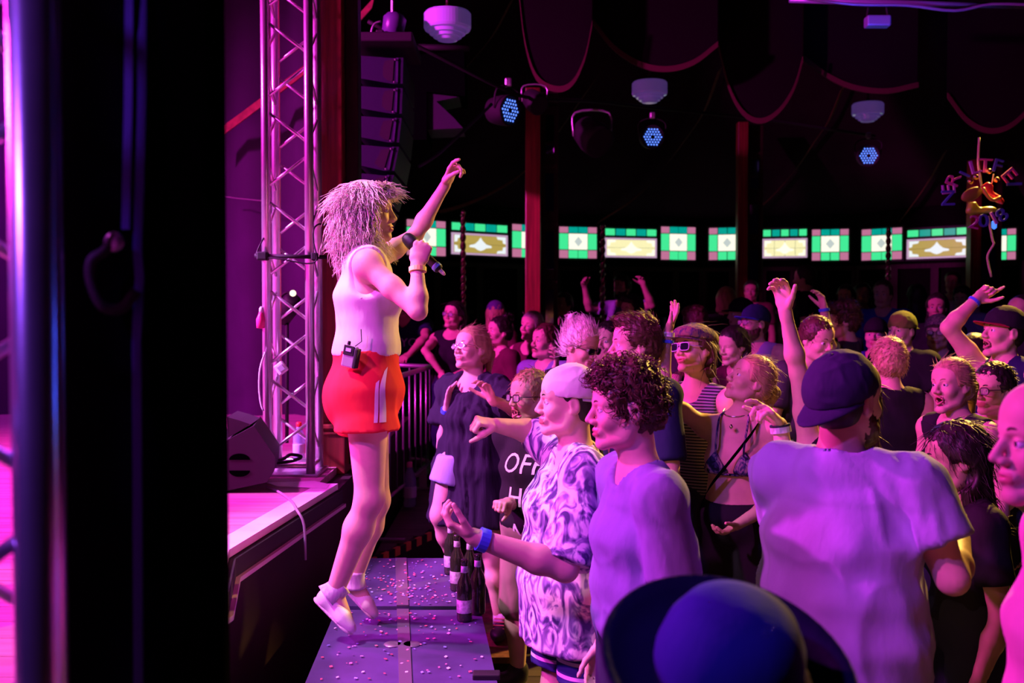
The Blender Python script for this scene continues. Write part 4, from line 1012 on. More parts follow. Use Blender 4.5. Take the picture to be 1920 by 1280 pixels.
def torso_prims(J, inf=0.0, loose=0.0, arms_yoke=True):
    s, fem = J['s'], J['fem']; l, f = J['l'], J['f']; P_, C_, N_ = J['pelvis'], J['chest'], J['neck']
    up = nrm(N_ - P_); f2 = nrm(f - up * (f @ up)); l2 = np.cross(up, f2); R = np.stack([l2, f2, up]); bw = J['bw']
    i = inf; q = []
    waist = P_ + (C_ - P_) * 0.48
    if fem: rp, rw, rc = (0.162, 0.112, 0.1), (0.122, 0.088, 0.1), (0.135, 0.098, 0.1)
    else: rp, rw, rc = (0.160, 0.110, 0.1), (0.142, 0.100, 0.1), (0.158, 0.112, 0.1)
    g = lambda r, k=0.0: np.array([r[0] * s * bw + i + k, r[1] * s * bw + i + k, r[2] * s + i])
    q += [ball(P_, g(rp), R, 0.05 * s), prim(P_ + up * 0.03 * s, waist, g(rp, loose) * V3(1, 1, .6), g(rw, loose) * V3(1, 1, .6), R, 0.05 * s),
          prim(waist, C_, g(rw, loose) * V3(1, 1, .6), g(rc, loose * 0.5) * V3(1, 1, .6), R, 0.05 * s), prim(C_, C_ + up * 0.09 * s, g(rc, loose * 0.5) * V3(1, 1, .5), g(rc) * V3(0.92, 0.82, .5), R, 0.05 * s)]
    for k in 'LR':
        S_ = J['sh' + k]
        q += [prim(N_ - up * 0.02 * s, S_ + (N_ - S_) * 0.15, (0.05 * s + i), (0.050 * s + i), None, 0.05 * s)]
    if fem and not J.get('flat'):
        for sg in (-1, 1): q.append(ball(C_ + f2 * (0.078 * s * bw) + l2 * sg * 0.062 * s - up * 0.005 * s, np.array([0.052, 0.045, 0.052]) * s + i, R, 0.03 * s))
    return q
def solve(S, spec, L):
    """joint on the ray of a pixel at limb length L from S; spec = (px, py, '+'/'-'/depth)"""
    if not isinstance(spec, tuple) or len(spec) != 3: return np.asarray(spec, float)
    if not isinstance(spec[2], str): return P(*spec)
    r = ray(spec[0], spec[1]); o = _C - S; a = r @ r; b = 2 * (o @ r); c = o @ o - L * L; D_ = b * b - 4 * a * c
    t = -b / (2 * a) if D_ < 0 else (-b + (1 if spec[2] == '+' else -1) * math.sqrt(D_)) / (2 * a)
    return _C + r * t
def part_mesh(name, vf, m, par, smooth=True):
    return obj(name, vf, m, par, smooth=smooth)
def eye_mesh(h, s):
    vf = lathe([(0.0005, 0.0128), (0.004, 0.0121), (0.0062, 0.0112), (0.0095, 0.0086), (0.0122, 0.004), (0.0128, 0), (0.009, -0.009), (0.002, -0.0126)], (0, 0, 0), (1, 0, 0), 14)
    v = np.asarray(vf[0]); mi = [1 if i < 28 else 0 for i in range(len(vf[1]))]; mi[-2] = 1; mi[-1] = 0
    R = np.array([[1, 0, 0], [0, 1, 0], [0, 0, 1.0]])
    return (h.w(v + V3(0.0718, s * 0.0305, -0.002)), vf[1]), mi
def glasses(h, par, m, lens=None, w=0.021, hgt=0.0165, name='glasses', sq=3.0):
    g = None; fr = []
    for s in (-1, 1):
        a = np.linspace(0, 2 * math.pi, 25); c, sn = np.cos(a), np.sin(a)
        y = s * 0.0315 + w * np.sign(c) * np.abs(c) ** (2 / sq); z = -0.003 + hgt * np.sign(sn) * np.abs(sn) ** (2 / sq); x = 0.103 - 0.9 * (np.abs(y) - 0.01) ** 2 * 4 
        ring = h.w(np.stack([x, y, z], 1)); fr.append(tube(ring, 0.0024 * h.s, 6, False))
        fr.append(tube(h.w(np.array([[0.094, s * 0.054, 0.003], [0.05, s * 0.073, 0.004], [0.0, s * 0.079, 0.006], [-0.018, s * 0.078, -0.004]])), 0.0020 * h.s, 6))
    fr.append(tube(h.w(np.array([[0.102, -0.011, 0.002], [0.106, 0, 0.004], [0.102, 0.011, 0.002]])), 0.0022 * h.s, 6))
    g = obj(name, join(*fr), m, par, smooth=True)
    if lens is not None:
        for s in (-1, 1):
            a = np.linspace(0, 2 * math.pi, 24, endpoint=False); c, sn = np.cos(a), np.sin(a)
            y = s * 0.0315 + 0.97 * w * np.sign(c) * np.abs(c) ** (2 / sq); z = -0.003 + 0.97 * hgt * np.sign(sn) * np.abs(sn) ** (2 / sq); x = 0.1025 - 0.9 * (np.abs(y) - 0.01) ** 2 * 4
            v = h.w(np.stack([x, y, z], 1)); v2 = h.w(np.stack([x - 0.002, y, z], 1)); n = 24
            obj('lens', (np.concatenate([v, v2]), [list(range(n)), list(range(n, 2 * n))[::-1]] + [[i, n + i, n + (i + 1) % n, (i + 1) % n] for i in range(n)]), lens, g, fix=True)
    return g
def hair_base(h, t=0.012, nape=-0.07, front=0.0, top=0.0, side=0.0):
    B = h.ball
    p = [B((-0.014, 0, 0.036), (0.094 + t, 0.074 + t + side, 0.083 + t + top), 0.01), B((-0.045, 0, -0.02), (0.06 + t, 0.062 + t, 0.06), 0.03)]
    p += [B((0.118 + front, 0, -0.028), (0.104, 0.125, 0.108), 0.010, 's')]
    for s in (-1, 1): p += [B((0.012, s * 0.1, -0.048), (0.055, 0.055, 0.052), 0.008, 's')]
    p += [plane_cut(h.w((0, 0, nape)), -h.R[2])]
    return p
def scalp_pts(h, vf, n, seed, zmin=-1, xmax=1):
    v, f = vf; rs = np.random.RandomState(seed); N_ = vnormals(v, f); l = h.loc(v)
    ok = np.where((l[:, 2] > zmin) & (l[:, 0] < xmax))[0]
    i = rs.choice(ok, n, replace=n > len(ok)); return v[i], N_[i], l[i], rs
def do_hair(h, par, style, m, hh, seed, n=500):
    """style: short, quiff, curly, bob, long, bun, buzz, shag"""
    R = h.R; s = h.s
    up, fw, lf = R[2], R[0], R[1]
    def comb(vf, n, ln, lift, flow, r=0.0016, wave=0.0, zmin=-1, xmax=1, seg=4):
        p, nn, l, rs = scalp_pts(h, vf, n, seed, zmin, xmax)
        d = flow(l) @ R; d = d - nn * (d * nn).sum(1)[:, None]; d /= np.linalg.norm(d, axis=1)[:, None] + 1e-9
        d += 0.22 * rs.randn(n, 3); L_ = (ln * (0.6 + 0.8 * rs.rand(n)) * s)[:, None]
        c = p + (d * 0.5 + nn * lift) * L_; t = p + (d + nn * lift * 0.6) * L_
        return strands(p - nn * 0.003, c, t, r * s, seg, wave * s, seed)
    crown = lambda l: np.stack([l[:, 0] + 0.03, l[:, 1], -0.35 * np.ones(len(l)) * np.hypot(l[:, 0] + 0.03, l[:, 1]) - 0.02], 1)
    if style in ('buzz', 'undercap'):
        return obj('hair', solid(hair_base(h, 0.006 if style == 'buzz' else 0.005, top=0.0 if style == 'buzz' else -0.012), hh), m, par, smooth=True)
    if style == 'tied':
        vf = solid(hair_base(h, 0.012, top=0.003, front=0.004), hh); o = obj('hair', vf, m, par, smooth=True)
        obj('hair_strands', comb(vf, n, 0.05, 0.08, lambda l: np.stack([-1.0 + 0 * l[:, 0], -2 * l[:, 1], -0.1 - 2 * np.maximum(l[:, 2], 0)], 1), 0.0013, 0.002), m, o, smooth=True)
        t = solid([h.cap((-0.10, 0, 0.03), (-0.135, 0, 0.0), 0.02, 0.026, 0.02), h.cap((-0.135, 0, 0.0), (-0.14, 0.0, -0.13), 0.026, 0.01, 0.02)], hh)
        obj('ponytail', (folds(t[0], t[1], 0.004 * s, seed, (60, 60, 20)), t[1]), m, o, smooth=True)
        return o
    if style in ('short', 'quiff'):
        b = hair_base(h, 0.009, top=0.006)
        if style == 'quiff': b = b[:2] + [h.ball((0.035, 0, 0.105), (0.055, 0.055, 0.028), 0.02), h.ball((-0.02, 0, 0.105), (0.07, 0.06, 0.026), 0.02)] + b[2:]
        vf = solid(b, hh); v, f = vf; vf = (folds(v, f, 0.004 * s, seed, (60, 60, 60)), f)
        o = obj('hair', vf, m, par, smooth=True)
        if n: obj('hair_strands', comb(vf, n, 0.026, 0.25, (lambda l: np.stack([0.6 + 0 * l[:, 0], l[:, 1] * 3, 0.5 - 6 * np.abs(l[:, 1])], 1)) if style == 'quiff' else (lambda l: np.stack([0.5 + 2 * l[:, 0], 5 * l[:, 1], -8 * np.abs(l[:, 1])], 1))), m, o, smooth=True)
        return o
    if style == 'curly':
        b = hair_base(h, 0.008, top=0.014, front=0.003, side=-0.001); b.insert(2, h.ball((0.045, 0, 0.088), (0.050, 0.062, 0.032), 0.03))
        v, f = solid(b, hh); v = folds(v, f, 0.009 * s, seed, (34, 34, 34)); v = folds(v, f, 0.004 * s, seed + 5, (80, 80, 80)); vf = (v, f)
        o = obj('hair', vf, m, par, smooth=True)
        p, nn, l, rs = scalp_pts(h, vf, n, seed, -0.03, 0.1)
        d = np.stack([0.25 + 6 * l[:, 0], 7 * l[:, 1], 0.25 - 9 * np.abs(l[:, 1]) - 5 * np.maximum(-l[:, 0], 0)], 1) @ R + 0.45 * rs.randn(n, 3)
        tn = d - nn * (d * nn).sum(1)[:, None]; tn /= np.linalg.norm(tn, axis=1)[:, None] + 1e-9
        obj('hair_strands', strands(p - nn * 0.004 * s, p + (nn * 0.020 + tn * 0.016) * s, p + (tn * 0.036 + nn * 0.0) * s, 0.0026 * s, 7, 0.006 * s, seed), m, o, smooth=True)
        return o
    if style in ('bob', 'long', 'shag', 'bun'):
        ln = dict(bob=-0.12, long=-0.24, shag=-0.16, bun=-0.06)[style]
        b = hair_base(h, 0.012, nape=ln if style != 'bun' else -0.06)
        if style in ('bob', 'long'):
            b = b[:2] + [h.cap((-0.05, 0, 0.0), (-0.075, 0, ln), (0.055, 0.085, 0.05), (0.045, 0.075, 0.03), 0.03)] + b[2:]
            for sg in (-1, 1): b.insert(3, h.cap((-0.015, sg * 0.078, 0.02), (-0.025, sg * 0.082, ln + 0.02), (0.032, 0.016, 0.03), (0.03, 0.016, 0.02), 0.02))
        vf = solid(b, hh); v, f = vf; vf = (folds(v, f, 0.003 * s, seed, (70, 70, 25)), f)
        o = obj('hair', vf, m, par, smooth=True)
        if style == 'bun':
            bn = solid([h.ball((-0.075, 0.0, 0.108), (0.036, 0.04, 0.034), 0.01), h.ball((-0.04, 0.02, 0.13), (0.022, 0.022, 0.018), 0.01), h.ball((-0.09, -0.02, 0.13), (0.02, 0.02, 0.02), 0.01)], hh)
            bn = (folds(bn[0], bn[1], 0.007 * s, seed, (50, 50, 50)), bn[1]); ob = obj('hair_bun', bn, m, o, smooth=True)
            p, nn, l, rs = scalp_pts(h, bn, 160, seed + 1); t = np.cross(nn, np.random.RandomState(seed).randn(160, 3)); t /= np.linalg.norm(t, axis=1)[:, None] + 1e-9
            obj('hair_strands', strands(p, p + (nn * 0.012 + t * 0.02) * s, p + t * 0.035 * s, 0.0015 * s, 5, 0.004 * s, seed), m, ob, smooth=True)
            obj('hair_strands', comb(vf, n, 0.06, 0.12, lambda l: np.stack([-0.8 + 0 * l[:, 0], -l[:, 1] * 4, 1.0 - 4 * np.maximum(l[:, 2], 0)], 1), 0.0014, 0.003), m, o, smooth=True)
        elif n:
            obj('hair_strands', comb(vf, n, 0.07, 0.12, lambda l: np.stack([-0.25 + 0 * l[:, 0], 2.5 * l[:, 1] * (l[:, 2] > 0), -1.0 + 0 * l[:, 0]], 1), 0.0016, 0.003), m, o, smooth=True)
        return o
def do_cap(h, par, m, hh, back=False, brim_m=None, name='cap', tilt=0, brim_len=0.075, brim_up=0.0, flat=False, logo=None):
    sg = -1 if back else 1
    if tilt:
        t = math.radians(tilt); R0 = h.R; h = HeadF(h.H, np.stack([R0[0] * math.cos(t) + R0[2] * math.sin(t), R0[1], R0[2] * math.cos(t) - R0[0] * math.sin(t)]), h.s)
    a = [h.ball((-0.012, 0, 0.042), (0.108, 0.088, 0.094 if not flat else 0.08), 0.01, cuts=[((sg * 0.09, 0, 0.030 if not flat else 0.045), (sg * 0.10, 0, -1)), ])]
    if flat: a = [h.ball((-0.02, 0, 0.06), (0.118, 0.098, 0.06), 0.02, cuts=[((0, 0, 0.045), (0.12, 0, -1))]), h.ball((0.03, 0, 0.065), (0.08, 0.08, 0.04), 0.03, cuts=[((0, 0, 0.045), (0.1, 0, -1))])]
    v, f = solid(a, hh); v = folds(v, f, 0.0022 * h.s, 3, (25, 25, 25))
    o = obj(name, (v, f), m, par, smooth=True)
    # brim: curved plate
    n1, n2 = 9, 13; V = []
    for lay in (0, 1):
        for i in range(n1):
            for j in range(n2):
                a_ = (j / (n2 - 1) - 0.5) * math.radians(150); t = i / (n1 - 1)
                r0x, r0y = 0.096, 0.080; ext = brim_len * math.cos(a_) ** 0.7 if math.cos(a_) > 0 else 0
                x = (r0x + ext * t) * math.cos(a_) * 1.0; y = (r0y + 0.004 * t) * math.sin(a_)
                z = 0.036 - 2.2 * (y * y) * t - (0.12 - brim_up) * ext * t - lay * 0.004 + (0.012 if flat else 0)
                V.append((sg * x - 0.006, y, z))
    nn = n1 * n2; F = [[i * n2 + j, i * n2 + j + 1, (i + 1) * n2 + j + 1, (i + 1) * n2 + j] for i in range(n1 - 1) for j in range(n2 - 1)]
    F += [[nn + q for q in x[::-1]] for x in F]
    F += [[(n1 - 1) * n2 + j, (n1 - 1) * n2 + j + 1, nn + (n1 - 1) * n2 + j + 1, nn + (n1 - 1) * n2 + j] for j in range(n2 - 1)]
    obj('brim', (h.w(np.array(V)), F), brim_m or m, o, smooth=True, fix=True)
    obj('button', lathe([(0.008 * h.s, 0), (0.006 * h.s, 0.004 * h.s), (0.001, 0.006 * h.s)], h.w((-0.012, 0, 0.134 if not flat else 0.118)), h.R[2], 10), m, o, smooth=True)
    return o
def band(par, a, b, t, r, w, m, name='wristband'):
    a = np.asarray(a); b = np.asarray(b); d = nrm(b - a); c = a + (b - a) * t
    return obj(name, lathe([(r * 0.9, -w / 2), (r, -w / 2), (r, w / 2), (r * 0.9, w / 2)], c, d, 18), m, par, smooth=False)
ALLP = []
def person(label, head, face=(180, 0, 0), body=None, fem=False, s=1.0, skin=0, floor=0.0, lean=(0, 0), bw=1.0, h=0.013, hf=0.0048, hhand=0.0045,
           armR=None, armL=None, hair=('short', 'brown'), nh=350, shirt=None, bottom=None, mouth='closed', nose=1.0, shoes='black', beard=None, cap=None, glass=None,
           neck_off=(0, 0, 0), joints=None, group=None, ears=True, eyes=True, flat=False, chest_off=(0, 0, 0), neck_len=1.0, shw=None):
    J = dict(s=s, fem=fem, bw=bw, flat=flat)
    H = P(*head) if len(head) == 3 else np.asarray(head)
    R = head_frame(*face); body = face[0] if body is None else body
    f = yawdir(body); l = np.cross(V3(0, 0, 1), f); J['f'], J['l'] = f, l
    hd = HeadF(H, R, s * (0.96 if fem else 1.0))
    Ht = H[2] + 0.12 * s - floor
    N_ = H - R[2] * 0.150 * s * neck_len - f * 0.028 * s - R[0] * 0.012 * s + np.asarray(neck_off, float); J['neck'] = N_
    pel = V3(N_[0], N_[1], floor + 0.53 * (Ht if Ht > 1.3 else 1.5)) + V3(lean[0], lean[1], 0) - f * 0.0
    J['pelvis'] = pel
    up = nrm(N_ - pel); TL = np.linalg.norm(N_ - pel)
    J['chest'] = N_ - up * 0.19 * s + f * 0.005 + np.asarray(chest_off, float)
    w_ = (shw or (0.165 if fem else 0.190)) * s * (0.5 + 0.5 * bw)
    for k, sg in (('L', 1), ('R', -1)):
        J['sh' + k] = N_ + l * sg * w_ - up * 0.055 * s
        J['hip' + k] = pel + l * sg * 0.085 * s - V3(0, 0, 0.03)
        J['kn' + k] = V3(*(J['hip' + k][:2] + l[:2] * sg * 0.02 + f[:2] * 0.02), floor + (pel[2] - floor) * 0.52)
        J['an' + k] = V3(*(J['kn' + k][:2] + l[:2] * sg * 0.02 - f[:2] * 0.03), floor + 0.075)
        J['to' + k] = J['an' + k] + f * 0.15 * s + l * sg * 0.03 - V3(0, 0, 0.045)
    if joints:
        for k, v in joints.items(): J[k] = P(*v) if (isinstance(v, tuple) and len(v) == 3) else np.asarray(v, float)
    UA, FA = (0.275 * s, 0.235 * s) if fem else (0.295 * s, 0.255 * s)
    arms = {}
    for k, sg, sp in (('L', 1, armL), ('R', -1, armR)):
        S_ = J['sh' + k]
        if sp is None:
            E_ = S_ + V3(0, 0, -UA * 0.97) + l * sg * 0.05 - f * 0.03; W_ = E_ + V3(0, 0, -FA * 0.95) + f * 0.07 + l * sg * 0.0
            arms[k] = dict(E=E_, W=W_, d=W_ - E_, n=-l * sg, pose='relaxed', thumb=0.2, fine=False)
        else:
            if 'S' in sp: S_ = J['sh' + k] = solve(J['neck'], sp['S'], w_)
            E_ = solve(S_, sp['E'], sp.get('UA', UA)); W_ = solve(E_, sp['W'], sp.get('FA', FA))
            d_ = (solve(W_, sp['tip'], 0.17 * s) - W_) if 'tip' in sp else W_ - E_
            arms[k] = dict(E=E_, W=W_, d=d_, n=np.asarray(sp.get('n', (-0.3, -1, 0)), float), pose=sp.get('pose', 'relaxed'), thumb=sp.get('thumb', 0.2), fine=True, hs=sp.get('hs', 1.0), spread=sp.get('spread', 0.0))
        J['el' + k], J['wr' + k] = E_, W_
    # ---- body
    af = 0.80 if fem else 1.0
    b = torso_prims(J)
    b += [prim(N_ - up * 0.03 * s, H - R[2] * 0.045 * s - R[0] * 0.022 * s, 0.056 * s * (0.88 if fem else 1), 0.054 * s * (0.86 if fem else 1), None, 0.035 * s)]
    for k in 'LR':
        S_, E_, W_ = J['sh' + k], J['el' + k], J['wr' + k]; a = arms[k]
        r = s * af * (0.5 + 0.5 * bw)
        b += [ball(S_, 0.056 * r, None, 0.04), prim(S_, S_ + (E_ - S_) * 0.5, 0.051 * r, 0.049 * r, None, 0.03), prim(S_ + (E_ - S_) * 0.5, E_, 0.048 * r, 0.038 * r, None, 0.02),
              prim(E_, E_ + (W_ - E_) * 0.3, 0.037 * r, 0.042 * r, None, 0.02), prim(E_ + (W_ - E_) * 0.3, W_, 0.042 * r, 0.0255 * r, None, 0.02)]
        b += hand_prims(W_, a['d'], a['n'], k == 'R', a['pose'], s * (0.92 if fem else 1.0) * a.get('hs', 1.0), a['thumb'], a.get('spread', 0))
    legs = bottom is None or bottom.get('len', 1.0) < 1.5
    lf_ = 0.94 if fem else 1.0
    for k in 'LR':
        hp, kn, an, to = J['hip' + k], J['kn' + k], J['an' + k], J['to' + k]
        if legs:
            b += [prim(hp, kn, 0.085 * s * lf_, 0.055 * s * lf_, None, 0.04), prim(kn, kn + (an - kn) * 0.32, 0.053 * s * lf_, 0.056 * s * lf_, None, 0.03), prim(kn + (an - kn) * 0.32, an, 0.056 * s * lf_, 0.034 * s, None, 0.03)]
            b += [prim(an - V3(0, 0, 0.03), to, (0.036 * s), (0.026 * s), None, 0.02)]
    hp_ = head_prims(hd, fem, mouth, nose, ears=ears)
    fine = [(H - 0.148 * s, H + 0.148 * s, hf)]
    for k in 'LR':
        a = arms[k]
        if a['fine']:
            c = J['wr' + k] + nrm(a['d']) * 0.085 * s; fine.append((c - 0.125 * s, c + 0.125 * s, hhand))
    V, F = solid(b + hp_, h, fine)
    lc = hd.loc(V[F].mean(1))
    mi = np.zeros(len(F), int)
    lip = (np.abs(lc[:, 1]) < 0.024) & (lc[:, 0] > 0.0815) & (lc[:, 0] < 0.115)
    if mouth == 'open':
        mi[lip & (lc[:, 2] < -0.051) & (lc[:, 2] > -0.097)] = 1
        mi[(np.abs(lc[:, 1]) < 0.02) & (lc[:, 2] < -0.058) & (lc[:, 2] > -0.088) & (lc[:, 0] > 0.045) & (lc[:, 0] < 0.083)] = 2
    else: mi[lip & (lc[:, 2] < -0.0565) & (lc[:, 2] > -0.0785)] = 1
    base = V3(pel[0], pel[1], floor)
    root = empty('person', base, label, 'person', group)
    obj('body', (V, F), [SK[skin], M_LIPS, M_MOUTH], root, smooth=True, midx=mi)
    if eyes:
        for sg in (-1, 1):
            vf, m_ = eye_mesh(hd, sg); obj('eye', vf, [M_SCLERA, M_IRIS], root, smooth=True, midx=m_)
            if hair:
                q = hd.w(np.array([[0.0905, sg * 0.014, 0.0195], [0.0885, sg * 0.026, 0.0255], [0.0765, sg * 0.042, 0.0225]]))
                obj('eyebrow', tube(bez(q, 8), [0.0032 * s] * 4 + [0.0028 * s] * (len(bez(q, 8)) - 5) + [0.0012 * s], 6), HM[hair[1]] if hair[1] not in ('blond', 'grey') else HM['fair'], root, smooth=True)
    seed = len(ALLP) * 7 + 3
    hm = max(hf, 0.005)
    if hair and hair[0]: do_hair(hd, root, 'undercap' if (cap and hair[0] == 'short') else hair[0], HM[hair[1]], hm, seed, nh)
    if beard:
        bp = [hd.ball((0.03, 0, -0.07), (0.058, 0.062, 0.062), 0.02)]
        for sg in (-1, 1): bp += [hd.cap((-0.002, sg * 0.054, -0.03), (0.016, sg * 0.05, -0.078), 0.018, 0.019, 0.02), hd.cap((0.016, sg * 0.046, -0.08), (0.07, sg * 0.016, -0.103), 0.019, 0.02, 0.02),
                                  hd.cap((0.098, sg * 0.004, -0.05), (0.082, sg * 0.028, -0.068), 0.0065, 0.0065, 0.006)]
        bp += [hd.ball((0.078, 0, -0.104), (0.02, 0.022, 0.02), 0.02), hd.ball((0.102, 0, -0.067), (0.03, 0.024, 0.0105), 0.006, 's'), hd.ball((0.09, 0, -0.015), (0.06, 0.05, 0.034), 0.01, 's')]
        v, f_ = solid(bp, hm); v = folds(v, f_, 0.004 * s, seed, (70, 70, 70)); obj('beard', (v, f_), HM[beard], root, smooth=True)
    # ---- clothes
    if shirt:
        inf = shirt.get('inf', 0.010) * s; loose = shirt.get('loose', 0.012 if not fem else 0.004) * s
        hem = pel + up * shirt.get('hem', -0.08) * s; kind = shirt.get('kind', 'tee')
        q = torso_prims(J, inf, loose)
        if shirt.get('hem', -0.08) < -0.1: q.append(prim(pel, hem - up * 0.1, np.array([0.165, 0.12, 0.06]) * s * bw + inf + loose, np.array([0.165, 0.12, 0.06]) * s * bw + inf + loose + shirt.get('flare', 0.0), np.stack([l, f, V3(0, 0, 1)]), 0.05))
        fr = dict(tee=0.62, long=1.6, tank=0, sleeveless=0, strap=0).get(kind, 0.62); fr = shirt.get('sleeve', fr)
        for k in 'LR':
            S_, E_, W_ = J['sh' + k], J['el' + k], J['wr' + k]; r = s * af * (0.5 + 0.5 * bw)
            if fr > 0:
                e = S_ + (E_ - S_) * min(fr, 1.0); q += [ball(S_, 0.058 * r + inf, None, 0.04), prim(S_, S_ + (E_ - S_) * min(fr + 0.15, 1.0), 0.054 * r + inf, 0.055 * r + inf + shirt.get('cuff', 0.008), None, 0.03, 'u', [(e, E_ - S_)] if fr < 1 else ())]
                if fr > 1: q += [prim(E_, W_, 0.046 * r + inf, 0.034 * r + inf, None, 0.03, 'u', [(E_ + (W_ - E_) * (fr - 1), W_ - E_)])]
        if kind == 'tank':
            for k, sg in (('L', 1), ('R', -1)): q.append(ball(J['sh' + k] + l * sg * 0.03 * s - up * 0.02 * s, np.array([0.085, 0.12, 0.1]) * s, np.stack([l, f, up]), 0.01, 's'))
        if kind == 'sleeveless':
            for k, sg in (('L', 1), ('R', -1)): q.append(ball(J['sh' + k] + l * sg * 0.045 * s - up * 0.01 * s, np.array([0.07, 0.1, 0.09]) * s, np.stack([l, f, up]), 0.01, 's'))
        nk = shirt.get('neck', 0.068) * s
        q.append(prim(N_ - up * (0.0 if kind != 'tank' else 0.03) * s + f * 0.02 * s, N_ + up * 0.16 * s + f * 0.03 * s, (nk, nk * 1.05, nk), (nk * 1.5, nk * 1.5, nk * 1.5), np.stack([l, f, up]), 0.01, 's'))
        if shirt.get('vneck'): q.append(prim(N_ + f * 0.06 * s, N_ + f * 0.14 * s - up * shirt['vneck'] * s, (0.06 * s), 0.012 * s, None, 0.01, 's'))
        if shirt.get('scoop'): q.append(ball(N_ + f * 0.09 * s, np.array([0.085, 0.09, shirt['scoop']]) * s, np.stack([l, f, up]), 0.01, 's'))
        q.append(plane_cut(hem, -up))
        hs_ = shirt.get('h', h * 0.85)
        v, f_ = solid(q, hs_); v = folds(v, f_, shirt.get('fold', 0.005), seed + 2, shirt.get('fscale', (9, 9, 4)))
        J['shirt'] = obj(shirt.get('name', 'shirt'), (v, f_), shirt['m'], root, smooth=True)
    if bottom:
        inf = bottom.get('inf', 0.012) * s; ln = bottom.get('len', 2.0)
        bR = np.stack([l, f, V3(0, 0, 1)])
        q = torso_prims(J, inf)[:3] + [ball(pel - V3(0, 0, 0.01), np.array([0.163, 0.113, 0.115]) * s * bw + inf, bR, 0.04)]
        for k in 'LR':
            hp, kn, an = J['hip' + k], J['kn' + k], J['an' + k]; fl = bottom.get('flare', 0.015)
            e = hp + (kn - hp) * min(ln, 1.0)
            q += [prim(hp, hp + (kn - hp) * min(ln + 0.12, 1.0), 0.088 * s * lf_ + inf, (0.088 - 0.03 * min(ln, 1)) * s * lf_ + inf + fl, None, 0.02, 'u', [(e, kn - hp)] if ln < 1 else ())]
            if ln >= 1: q += [prim(kn, an, 0.06 * s + inf, 0.045 * s + inf, None, 0.03, 'u', [(kn + (an - kn) * min(ln - 1, 0.96), an - kn)])]
        q.append(plane_cut(pel + up * bottom.get('waist', 0.09) * s, up))
        v, f_ = solid(q, bottom.get('h', h)); v = folds(v, f_, bottom.get('fold', 0.004), seed + 9, (10, 10, 5))
        J['bottom'] = obj(bottom.get('name', 'trousers'), (v, f_), bottom['m'], root, smooth=True)
    if shoes:
        for k in 'LR':
            an, to = J['an' + k], J['to' + k]; d = nrm((to - an) * V3(1, 1, 0)); sd = np.cross(V3(0, 0, 1), d); c = (an + to) / 2
            if joints and ('to' + k) in joints: continue
            zf = an[2] - 0.075
            q = [ball(V3(c[0], c[1], zf + 0.045) + d * 0.02, (0.145 * s, 0.05 * s, 0.045), np.stack([d, sd, V3(0, 0, 1)]), 0.01, 'u', [(V3(0, 0, zf), V3(0, 0, -1))]), ball(V3(an[0], an[1], zf + 0.08), (0.055 * s, 0.046 * s, 0.06), np.stack([d, sd, V3(0, 0, 1)]), 0.02)]
            q[0]['cuts'] = [(V3(0, 0, zf), V3(0, 0, -1))]
            obj('shoe', solid(q, 0.012), M_SHOE[shoes], root, smooth=True)
    if cap: do_cap(hd, root, cap['m'], max(hf, 0.0045), cap.get('back', False), cap.get('brim'), cap.get('name', 'cap'), tilt=cap.get('tilt', 0), brim_len=cap.get('len', 0.075), brim_up=cap.get('up', 0), flat=cap.get('flat', False))
    if glass: glasses(hd, root, glass[0], glass[1], **(glass[2] if len(glass) > 2 else {}))
    J.update(H=H, R=R, hd=hd, root=root, arms=arms); ALLP.append(J)
    return J
M_SHOE = dict(black=mat('shoe_black', (0.02, 0.02, 0.022), rough=0.5), white=mat('shoe_white', (0.75, 0.73, 0.74), rough=0.5, bump=0.1, bscale=60, bdist=0.002))
def decal(name, target, par, grid, direction, m, off=0.002):
    """grid (n,k,3): points projected along direction onto the mesh target, kept as a thin raised strip"""
    me = target.data; b0 = wloc(target)
    vs = [Vector(v.co) for v in me.vertices]; bt = BVHTree.FromPolygons(vs, [list(p.vertices) for p in me.polygons])
    g = np.asarray(grid, float); n, k, _ = g.shape; out = np.zeros_like(g); d = Vector(nrm(direction)); last = None
    for i in range(n):
        for j in range(k):
            o_ = Vector(g[i, j] - b0) - d * 1.0
            hit = bt.ray_cast(o_, d, 2.0)
            if hit[0] is None: hit = bt.find_nearest(Vector(g[i, j] - b0))
            out[i, j] = np.array(hit[0]) + b0 - np.array(d) * off
    v = np.concatenate([out.reshape(-1, 3), (out + np.array(d) * off * 0.8).reshape(-1, 3)]); N_ = n * k
    f = [[i * k + j, i * k + j + 1, (i + 1) * k + j + 1, (i + 1) * k + j] for i in range(n - 1) for j in range(k - 1)]
    return obj(name, (v, f + [[N_ + x for x in q[::-1]] for q in f]), m, par, smooth=True)
